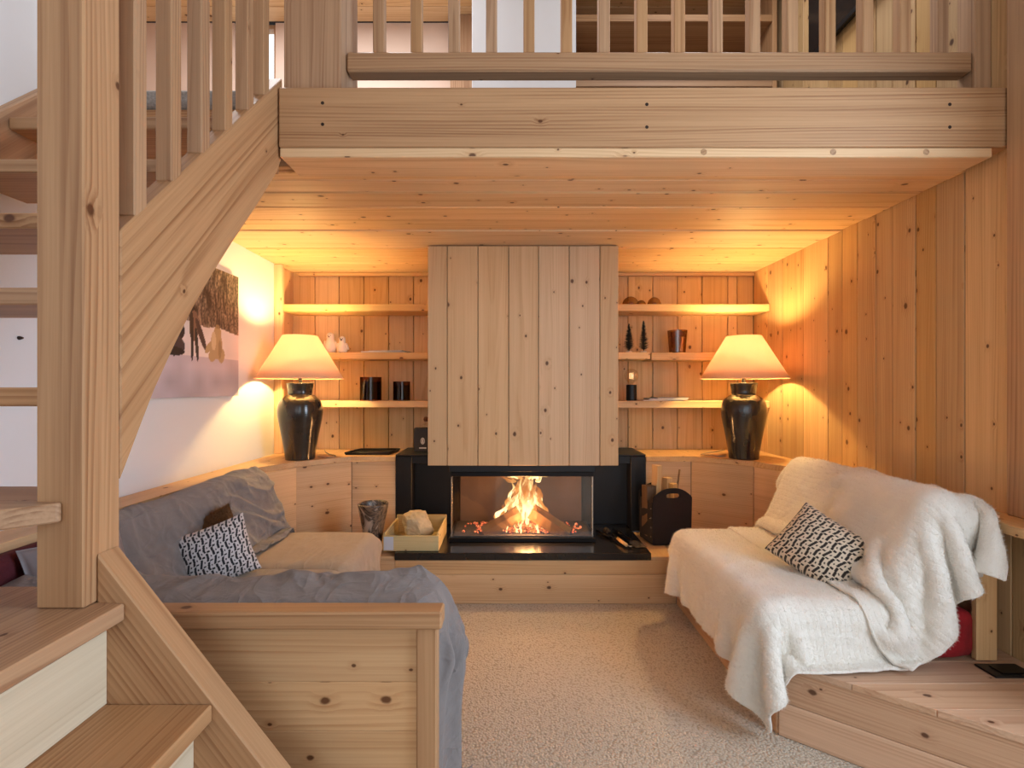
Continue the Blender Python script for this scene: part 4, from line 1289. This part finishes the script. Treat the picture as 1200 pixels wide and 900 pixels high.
# ================================================================== PICTURE ON THE WHITE WALL
def picture():
    y0, y1, z0, z1 = 1.90, 2.944, 1.152, 1.833
    t = thing('canvas_picture', 'unframed winter photo canvas on the white wall', 'picture', (XL + 0.002, (y0 + y1) / 2, z0))
    box('canvas_block', XL + 0.002, XL + 0.026, y0, y1, z0, z1, PAPERW, t, bev=0.001)
    nu, nv = 200, 130
    U, V = np.meshgrid(np.linspace(0, 1, nu), np.linspace(0, 1, nv), indexing='ij')
    g = np.random.default_rng(4)
    def vn(fu, fv):
        a = g.random((int(fu) + 2, int(fv) + 2))
        x = U * fu; y = V * fv
        i = x.astype(int); j = y.astype(int); fx = (x - i); fy = (y - j)
        return (a[i, j] * (1 - fx) + a[i + 1, j] * fx) * (1 - fy) + (a[i, j + 1] * (1 - fx) + a[i + 1, j + 1] * fx) * fy
    def C(*c): return np.array(rgb(*c)[:3])
    snow = C(232, 224, 222)[None, None] * (0.85 + 0.25 * vn(9, 6))[..., None]
    low = C(190, 182, 192)[None, None] * (0.8 + 0.4 * vn(14, 9))[..., None]
    img = np.where((V < 0.30)[..., None], low, snow)
    tr = vn(110, 14); tr2 = vn(190, 90)
    forest = C(52, 38, 30)[None, None] * (1 - tr * tr2)[..., None] + C(178, 158, 138)[None, None] * ((tr * tr2) ** 1.3 * 1.6)[..., None]
    edge = 0.56 - 0.10 * (U - 0.45) * 1.0 + 0.05 * (vn(10, 1) - 0.5)
    img = np.where((V > edge)[..., None], forest, img)
    def ell(cu, cv, ru, rv, col, rot=0.0):
        nonlocal img
        du = (U - cu) * (y1 - y0); dv = (V - cv) * (z1 - z0)
        a = du * math.cos(rot) + dv * math.sin(rot); b = -du * math.sin(rot) + dv * math.cos(rot)
        img = np.where(((a / ru) ** 2 + (b / rv) ** 2 < 1)[..., None], C(*col)[None, None], img)
    # a figure in dark clothes and boots, a sled, a pale sheepdog-like animal
    ell(0.60, 0.62, 0.022, 0.026, (40, 30, 30)); ell(0.605, 0.52, 0.036, 0.075, (120, 96, 82)); ell(0.585, 0.52, 0.016, 0.07, (44, 36, 36))
    ell(0.59, 0.385, 0.012, 0.085, (30, 26, 28)); ell(0.625, 0.385, 0.013, 0.085, (30, 26, 28), 0.1)
    ell(0.66, 0.46, 0.02, 0.09, (66, 50, 48), 0.5)
    ell(0.47, 0.47, 0.07, 0.05, (44, 40, 44)); ell(0.46, 0.36, 0.08, 0.05, (58, 54, 62)); ell(0.44, 0.32, 0.10, 0.022, (28, 26, 30))
    for a_ in ((0.79, 0.40, 0.055, 0.075, 0.0), (0.80, 0.50, 0.034, 0.035, 0.0), (0.75, 0.31, 0.03, 0.03, 0.3), (0.835, 0.32, 0.03, 0.04, -0.3), (0.73, 0.38, 0.05, 0.02, 0.7)):
        ell(*a_[:4], (176, 154, 116), a_[4])
    ell(0.765, 0.43, 0.022, 0.05, (206, 188, 152)); ell(0.82, 0.37, 0.016, 0.05, (150, 128, 92)); ell(0.80, 0.545, 0.020, 0.012, (150, 126, 90))
    V3 = np.stack([np.zeros_like(U), (U - 0.5) * (y1 - y0), (V - 0.5) * (z1 - z0)], -1).reshape(-1, 3)
    F = [(i * nv + j, (i + 1) * nv + j, (i + 1) * nv + j + 1, i * nv + j + 1) for i in range(nu - 1) for j in range(nv - 1)]
    me = bpy.data.meshes.new('print'); me.from_pydata(V3.tolist(), [], F)
    ca = me.color_attributes.new('Col', 'FLOAT_COLOR', 'POINT')
    cc = np.concatenate([np.clip(img, 0, 1), np.ones(img.shape[:2] + (1,))], -1).reshape(-1, 4).astype(np.float32)
    ca.data.foreach_set('color', cc.ravel())
    me.materials.append(vcol_mat('photo_print', 0.6))
    obj('photo_print', me, t, (XL + 0.0268, (y0 + y1) / 2, (z0 + z1) / 2))
picture()

# ================================================================== SMALL THINGS ON SHELVES
def bird(x, y, h, label):
    t = thing('bird_figurine', label, 'figurine', (x, y, S2 + 0.001), 'white bird figurines')
    r = h * 0.30
    prof = smooth_prof([(r * 0.75, 0), (r * 1.0, h * 0.18), (r * 0.92, h * 0.42), (r * 0.62, h * 0.62), (r * 0.60, h * 0.78), (r * 0.50, h * 0.92), (0.001, h)], 30)
    obj('body', lathe_mesh(prof, CERAM, 24), t, (x, y, S2 + 0.001))
    for s in (-1, 1):
        o = obj('wing', rbox_mesh(0.012, 0.03, h * 0.42, 0.006, CERAM, cuts=3), t, (x + s * r * 0.98, y, S2 + h * 0.40))
        o.rotation_euler = (0, -s * 0.35, 0)
        obj('eye', lathe_mesh(smooth_prof([(0.003, -0.001), (0.002, 0.002), (0.0003, 0.003)], 6), DARKGAP, 8), t, (x + s * r * 0.22, y - r * 0.56, S2 + h * 0.84)).rotation_euler = (PI / 2, 0, 0)
    o = obj('beak', lathe_mesh([(0.006, 0), (0.0005, 0.016)], CORK, 10), t, (x, y - r * 0.52, S2 + h * 0.78)); o.rotation_euler = (PI / 2, 0, 0)
bird(-1.252, 3.56, 0.145, 'taller white ceramic bird on the left middle shelf')
bird(-1.165, 3.55, 0.118, 'shorter white ceramic bird beside the taller one')

def magazines(x, y, z, items, group):
    k = z + 0.001
    for (dx, dy, w, d, th, rz, m, lb) in items:
        t = thing('magazine', lb, 'magazine', (x + dx, y + dy, k), group)
        t.rotation_euler = (0, 0, rz)
        for nm, z0, z1, mm, s in (('pages', 0.0006, th - 0.0006, PAPERW, 0.003), ('cover', th - 0.0006, th, m, 0), ('cover', 0, 0.0006, m, 0)):
            oo = bpy.data.objects.new(nm, box_mesh(w - s, d - s, z1 - z0, 0, mm)); COL.objects.link(oo)
            oo.parent = t; oo.location = (0, 0, (z0 + z1) / 2)
        k += th + 0.0006
magazines(-0.87, 3.58, S2, [(0, 0, 0.30, 0.20, 0.008, 0.05, PAPERD, 'dark magazine lying on the left middle shelf'), (0.03, -0.01, 0.24, 0.17, 0.006, -0.15, PAPER, 'grey magazine on top of the dark one')], 'magazines on the left shelf')
magazines(1.08, 3.58, S3, [(-0.05, 0.0, 0.28, 0.20, 0.006, 0.1, GOLD, 'tan booklet lying under the blue magazine'), (0.0, -0.01, 0.26, 0.19, 0.009, -0.06, PAPER, 'blue grey magazine on the right bottom shelf'), (0.03, 0.0, 0.22, 0.16, 0.006, 0.08, PAPERD, 'dark magazine topmost on the right bottom shelf')], 'magazines on the right shelf')

def tumbler(name, x, y, z, r0, r1, h, gm, label, group=None, wax=0.5):
    t = thing(name, label, 'candle', (x, y, z + 0.001), group)
    obj('glass', lathe_mesh([(0.001, 0.0), (r0, 0.0), (r1, h), (r1 - 0.003, h), (r0 - 0.003, 0.008), (0.001, 0.008)], gm, 36, False, False, False), t, (x, y, z + 0.001))
    w = obj('wax', lathe_mesh([(r0 - 0.004, 0.009), (r0 + (r1 - r0) * wax - 0.004, h * wax), (0.001, h * wax)], WAX if gm is not SMOKE else DARKGAP, 30, False, True, False), t, (x, y, z + 0.001))
    obj('wick', tube_mesh([(0, 0, h * wax), (0.002, 0, h * wax + 0.012)], 0.001, DARKGAP, 6), w, (x, y, z + 0.001))
tumbler('candle_glass', -0.970, 3.56, S3, 0.073, 0.073, 0.163, SMOKE, 'larger brown glass candle on the left bottom shelf', 'brown candle glasses', 0.8)
tumbler('candle_glass', -0.755, 3.56, S3, 0.058, 0.058, 0.132, SMOKE, 'smaller brown glass candle on the left bottom shelf', 'brown candle glasses', 0.8)
tumbler('candle_cup', 1.165, 3.57, S2, 0.054, 0.067, 0.158, AMBER, 'amber glass candle cup on the right middle shelf', None, 0.7)

def dome(x, y, r, hh, label):
    t = thing('glass_dome', label, 'ornament', (x, y, S1 + 0.001), 'amber domes on the top shelf')
    obj('dome', lathe_mesh([(r * math.cos(a), hh * math.sin(a)) for a in np.linspace(0, PI / 2 - 0.02, 14)], AMBER, 30, True, True, True), t, (x, y, S1 + 0.004))
    obj('foot', lathe_mesh([(r * 0.9, 0), (r * 0.96, 0.003), (r * 0.5, 0.003)], GOLD, 30, False), t, (x, y, S1 + 0.001))
    obj('filling', lathe_mesh(smooth_prof([(r * 0.55, 0.0), (r * 0.35, hh * 0.3), (0.001, hh * 0.42)], 10), GOLD, 16), t, (x, y, S1 + 0.005))
dome(0.835, 3.56, 0.057, 0.062, 'largest amber glass dome on the right top shelf')
dome(0.920, 3.60, 0.036, 0.044, 'smallest amber glass dome between the other two')
dome(1.000, 3.56, 0.047, 0.058, 'amber glass dome farthest from the chimney breast')

def brush_tree(x, y, h, label):
    t = thing('brush_tree', label, 'ornament', (x, y, S2 + 0.001), 'bottle brush trees')
    obj('foot', lathe_mesh([(0.022, 0), (0.022, 0.01), (0.018, 0.014)], SNOWB, 20, False), t, (x, y, S2 + 0.001))
    obj('trunk', tube_mesh([(0, 0, 0.014), (0, 0, h)], 0.0025, DARKGAP, 6), t, (x, y, S2 + 0.001))
    bm = bmesh.new()
    for i in range(700):
        u = random.random() ** 0.8
        z = 0.022 + u * (h - 0.024)
        r = 0.043 * (1 - u) ** 0.85 + 0.004
        a = i * 2.399
        r *= random.uniform(0.75, 1.1)
        p = Vector((0, 0, z)); q = Vector((r * math.cos(a), r * math.sin(a), z + r * 0.35))
        s = Vector((-math.sin(a), math.cos(a), 0)) * 0.0018
        v = [bm.verts.new(c) for c in (p + s, p - s, q, p + Vector((0, 0, 0.003)))]
        bm.faces.new((v[0], v[1], v[2])); bm.faces.new((v[1], v[3], v[2])); bm.faces.new((v[3], v[0], v[2]))
    me = finish(bm); me.materials.append(TREEG)
    b = obj('bristles', me, t, (x, y, S2 + 0.001))
    b['kind'] = 'stuff'
brush_tree(0.825, 3.56, 0.205, 'dark bottle brush tree nearest the chimney breast')
brush_tree(0.927, 3.56, 0.225, 'dark bottle brush tree at the shelf end')

t = thing('globe_bulb_lamp', 'small black lamp with a clear globe bulb on the bottom shelf', 'lamp', (0.842, 3.56, S3 + 0.001))
P0 = (0.842, 3.56, S3 + 0.001)
obj('lamp_base', lathe_mesh([(0.034, 0), (0.036, 0.002), (0.036, 0.108), (0.034, 0.11), (0.012, 0.111)], BLACK, 32, False), t, P0)
o = obj('globe', lathe_mesh([(0.014, 0.112)] + [(0.050 * math.sin(a), 0.172 - 0.050 * math.cos(a)) for a in np.linspace(0.35, PI - 0.02, 20)], CLEAR, 32, True, False, True), t, P0)
obj('filament', tube_mesh([(0.016 * math.cos(k * 0.8), 0.016 * math.sin(k * 0.8), 0.15 + 0.0018 * k) for k in range(24)], 0.0012, emit('filament_glow', (1, 0.6, 0.25, 1), 3), 5), o, P0)

# ledge, left part
t = thing('black_tray', 'flat black tray lying on the left ledge', 'tray', (-0.93, 3.48, ZL + 0.001))
prism('tray_base', [(-1.09, 3.38), (-0.80, 3.38), (-0.78, 3.60), (-1.05, 3.60)], 'Z', ZL + 0.001, ZL + 0.008, BLACK, t, bev=0.001)
for a_ in (((-1.09, 3.38), (-0.80, 3.38)), ((-0.80, 3.38), (-0.78, 3.60)), ((-0.78, 3.60), (-1.05, 3.60)), ((-1.05, 3.60), (-1.09, 3.38))):
    obj('tray_rim', tube_mesh([Vector((*a_[0], 0)), Vector((*a_[1], 0))], 0.006, BLACK, 8), t, (0, 0, ZL + 0.014))
t = thing('bottle_box', 'black box with a white emblem on the ledge by the chimney breast', 'box', (-0.59, 3.50, ZL + 0.013))
zb = ZL + 0.013
box('box_body', -0.652, -0.532, 3.46, 3.54, zb, zb + 0.158, plain('black_card', (28, 22, 22), 0.5), t, bev=0.002)
EM = plain('emblem_white', (196, 196, 200), 0.5)
o = obj('emblem', lathe_mesh([(0.017, -0.0005), (0.017, 0.0008), (0.012, 0.0008), (0.012, -0.0005), (0.017, -0.0005)], EM, 28, False, False, False), t, (-0.592, 3.4596, zb + 0.072)); o.rotation_euler = (PI / 2, 0, 0); o.scale = (0.85, 1.35, 1)
box('emblem', -0.598, -0.586, 3.4588, 3.4597, zb + 0.058, zb + 0.086, EM, t, bev=0)
box('emblem', -0.616, -0.568, 3.4588, 3.4597, zb + 0.020, zb + 0.029, EM, t, bev=0)
t = thing('stoppered_bottle', 'small clear bottle with brown stopper on the black box', 'bottle', (-0.575, 3.50, zb + 0.159))
Pb = (-0.575, 3.50, zb + 0.159)
obj('glass', lathe_mesh(smooth_prof([(0.024, 0), (0.026, 0.008), (0.024, 0.02), (0.012, 0.032), (0.011, 0.042)], 20), CLEAR, 24), t, Pb)
obj('stopper', lathe_mesh(smooth_prof([(0.012, 0.042), (0.017, 0.05), (0.018, 0.062), (0.012, 0.072), (0.001, 0.075)], 16), CORK, 20), t, Pb)

# marbled vase
t = thing('marbled_vase', 'tapered brown marbled vase between bench and hearth', 'vase', (-0.785, 2.93, 0.263))
pv = smooth_prof([(0.045, 0), (0.048, 0.03), (0.058, 0.12), (0.074, 0.20), (0.086, 0.272)], 26)
obj('body', lathe_mesh([(0.001, 0.0)] + pv + [(0.082, 0.276), (0.078, 0.268), (0.066, 0.19), (0.04, 0.02), (0.001, 0.018)], MARBLE, 40, True, False, False), t, (-0.785, 2.93, 0.263))

# wooden tray box with a rough stone
t = thing('wooden_crate', 'shallow yellowish wooden crate on the hearth corner', 'crate', (-0.555, 3.04, ZH + 0.001))
CR = wood('crate_wood_X', 'X', (206, 186, 136), (168, 142, 92), knots=0.15)
CRY = wood('crate_wood_Y', 'Y', (206, 186, 136), (168, 142, 92), knots=0.15)
c0 = ZH + 0.001
box('crate_floor', -0.700, -0.410, 2.872, 3.21, c0, c0 + 0.008, CR, t)
box('crate_side', -0.712, -0.40, 2.858, 2.871, c0, c0 + 0.085, CR, t)
box('crate_side', -0.712, -0.40, 3.211, 3.224, c0, c0 + 0.115, CR, t)
box('crate_side', -0.712, -0.701, 2.872, 3.210, c0, c0 + 0.098, CRY, t)
box('crate_side', -0.411, -0.40, 2.872, 3.210, c0, c0 + 0.098, CRY, t)
box('sticker', -0.706, -0.652, 2.8565, 2.8578, c0 + 0.006, c0 + 0.080, LABELW, t, bev=0)
def rock(sx, sy, sz, mat, seed):
    bm = bmesh.new()
    bmesh.ops.create_icosphere(bm, subdivisions=4, radius=1.0)
    g = np.random.default_rng(seed)
    pl = g.normal(size=(16, 3)); pl /= np.linalg.norm(pl, axis=1)[:, None]
    off = g.uniform(0.62, 0.95, 16)
    for v in bm.verts:
        p = np.array(v.co)
        s = min([1.0] + [o_ / max(1e-6, p @ n_) for n_, o_ in zip(pl, off) if p @ n_ > 0.2])
        p = p * s * (1 + 0.02 * g.normal())
        v.co = p * np.array([sx, sy, sz])
    me = finish(bm, False); me.materials.append(mat)
    return me
o = obj('stone', rock(0.115, 0.085, 0.092, STONE, 12), loc=(-0.556, 3.06, c0 + 0.088)); o.rotation_euler = (0, 0.15, 0.3)
tag(o, 'rough beige stone lying in the wooden crate', 'stone')

# felt log basket with handle slots
def felt_panel(w, h, th, slot_w=0.085, slot_h=0.028):
    N = 64
    cxs, czs = 0.0, h - 0.045
    outer, inner = [], []
    def outline(ang):
        dx, dz = math.cos(ang), math.sin(ang)
        t_ = 10.0
        for k in range(2000):
            r = k * 0.0004
            X, Zz = cxs + dx * r, czs + dz * r
            topz = h - 0.055 * (abs(X) / (w / 2)) ** 2.4
            if abs(X) > w / 2 or Zz < 0 or Zz > topz:
                return X, max(0.0, Zz)
        return 0, 0
    for k in range(N):
        ang = 2 * PI * k / N
        outer.append(outline(ang))
        dx, dz = math.cos(ang), math.sin(ang)
        inner.append((cxs + slot_w / 2 * math.copysign(abs(dx) ** 0.6, dx), czs + slot_h / 2 * math.copysign(abs(dz) ** 0.8, dz)))
    bm = bmesh.new()
    def loop(pts, y): return [bm.verts.new((p[0], y, p[1])) for p in pts]
    of, if_, ob, ib = loop(outer, 0), loop(inner, 0), loop(outer, th), loop(inner, th)
    for k in range(N):
        j = (k + 1) % N
        bm.faces.new((of[k], of[j], if_[j], if_[k])); bm.faces.new((ob[j], ob[k], ib[k], ib[j]))
        bm.faces.new((of[k], ob[k], ob[j], of[j])); bm.faces.new((if_[j], ib[j], ib[k], if_[k]))
    me = finish(bm); me.materials.append(FELT)
    return me
BP = Vector((0.945, 3.135, 0.264))
t = thing('log_basket', 'black felt log basket with handle slots beside the hearth', 'basket', BP)
t.rotation_euler = (0, 0, 0.16)
def loc_obj(name, me, parent, l, rot=(0, 0, 0)):
    o = bpy.data.objects.new(name, me); COL.objects.link(o); o.parent = parent; o.location = l; o.rotation_euler = rot
    return o
fm = felt_panel(0.245, 0.335, 0.008)
loc_obj('felt_panel', fm, t, (0, -0.095, 0.004), (0.04, 0, 0))
loc_obj('felt_panel', fm, t, (0, 0.087, 0.004), (-0.04, 0, 0))
for s in (-1, 1):
    loc_obj('side_panel', box_mesh(0.008, 0.178, 0.25, 0.002, FELT), t, (s * 0.118, 0, 0.129))
    for k in range(4):
        loc_obj('rivet', lathe_mesh([(0.005, 0), (0.004, 0.003), (0.0005, 0.004)], STEEL, 10), t, (s * 0.122, -0.075, 0.05 + 0.055 * k), (0, s * PI / 2, 0))
loc_obj('basket_floor', box_mesh(0.228, 0.178, 0.008, 0.001, FELT), t, (0, 0, 0.005))
random.seed(5)
def stand_log(x, y, h, r, tilt, label):
    me = log_mesh(h, r * 2, r * 1.7, logw('X'))
    o = obj('firewood', me, None, (BP.x + x, BP.y + y, BP.z + 0.02 + h / 2 * math.cos(tilt)))
    o.rotation_euler = (random.random() * 0.3, PI / 2 + tilt, random.random() * 2)
    o.rotation_euler = (0, PI / 2 + tilt, 0.3)
    tag(o, label, 'firewood', 'firewood in the log basket')
stand_log(-0.052, 0.0, 0.44, 0.026, 0.05, 'tallest pale split log standing in the felt basket')
stand_log(0.020, 0.02, 0.36, 0.028, 0.02, 'short pale split log in the middle of the felt basket')
stand_log(0.052, -0.03, 0.335, 0.022, -0.06, 'split log seen through the front handle slot')
o = obj('firewood', log_mesh(0.30, 0.075, 0.07, CHAR), None, (BP.x - 0.092, BP.y + 0.0, BP.z + 0.185)); o.rotation_euler = (0, PI / 2, 0.1)
tag(o, 'dark barked log at the left side of the basket', 'firewood', 'firewood in the log basket')
o = obj('kindling_stick', tube_mesh([(0.085, 0.045, 0.02), (0.085, 0.05, 0.25), (0.11, 0.055, 0.425)], 0.006, CHAR, 7), None, BP)
tag(o, 'thin dark twig sticking out of the felt basket', 'stick')

# fire tools lying on the slab
def tool(kind, p0, p1, label):
    p0, p1 = Vector(p0), Vector(p1)
    t = thing(kind, label, 'fire tool', p0, 'fire tools on the slab')
    d = (p1 - p0)
    obj('handle', tube_mesh([Vector((0, 0, 0)), d * 0.40], 0.010, IRON if kind != 'hearth_brush' else logw('X'), 10), t, p0)
    obj('shaft', tube_mesh([d * 0.40, d * 0.8], 0.005, IRON, 8), t, p0)
    n = d.normalized(); s = Vector((-n.y, n.x, 0))
    if kind == 'hearth_shovel':
        bm = bmesh.new()
        vs = [bm.verts.new(d * 0.8 + s * a + n * b + Vector((0, 0, c))) for a, b, c in ((-0.02, 0, 0), (0.02, 0, 0), (0.035, 0.03, -0.004), (0.035, 0.11, -0.006), (-0.035, 0.11, -0.006), (-0.035, 0.03, -0.004))]
        f = bm.faces.new(vs)
        r = bmesh.ops.extrude_face_region(bm, geom=[f])
        for v in r['geom']:
            if isinstance(v, bmesh.types.BMVert): v.co.z -= 0.003
        me = finish(bm); me.materials.append(STEEL)
        obj('blade', me, t, p0)
    elif kind == 'hearth_brush':
        obj('bristle_head', tube_mesh([d * 0.8, d * 0.85, d], 0.016, FELT, 12, [0.7, 1.0, 1.2]), t, p0)
    else:
        obj('hook', tube_mesh([d * 0.8, d, d + s * 0.02 - n * 0.005], 0.005, STEEL, 8), t, p0)
zt_ = ZH + 0.013
tool('hearth_poker', (0.545, 3.22, zt_), (0.680, 2.90, zt_), 'black poker lying on the slab beside the firebox')
tool('hearth_brush', (0.66, 2.91, zt_ + 0.006), (0.60, 3.22, zt_ + 0.006), 'brush with a wooden handle on the slab')
tool('hearth_shovel', (0.655, 3.25, zt_), (0.735, 2.96, zt_), 'small shovel with steel blade on the slab corner')

# small hook on the white wall under the treads
o = obj('wall_hook', lathe_mesh([(0.006, 0), (0.006, 0.004), (0.003, 0.014), (0.001, 0.016)], DARKGAP, 12), loc=(XL + 0.001, 1.655, 1.36)); o.rotation_euler = (0, PI / 2, 0)
tag(o, 'tiny dark hook on the white wall seen between the treads', 'hook')
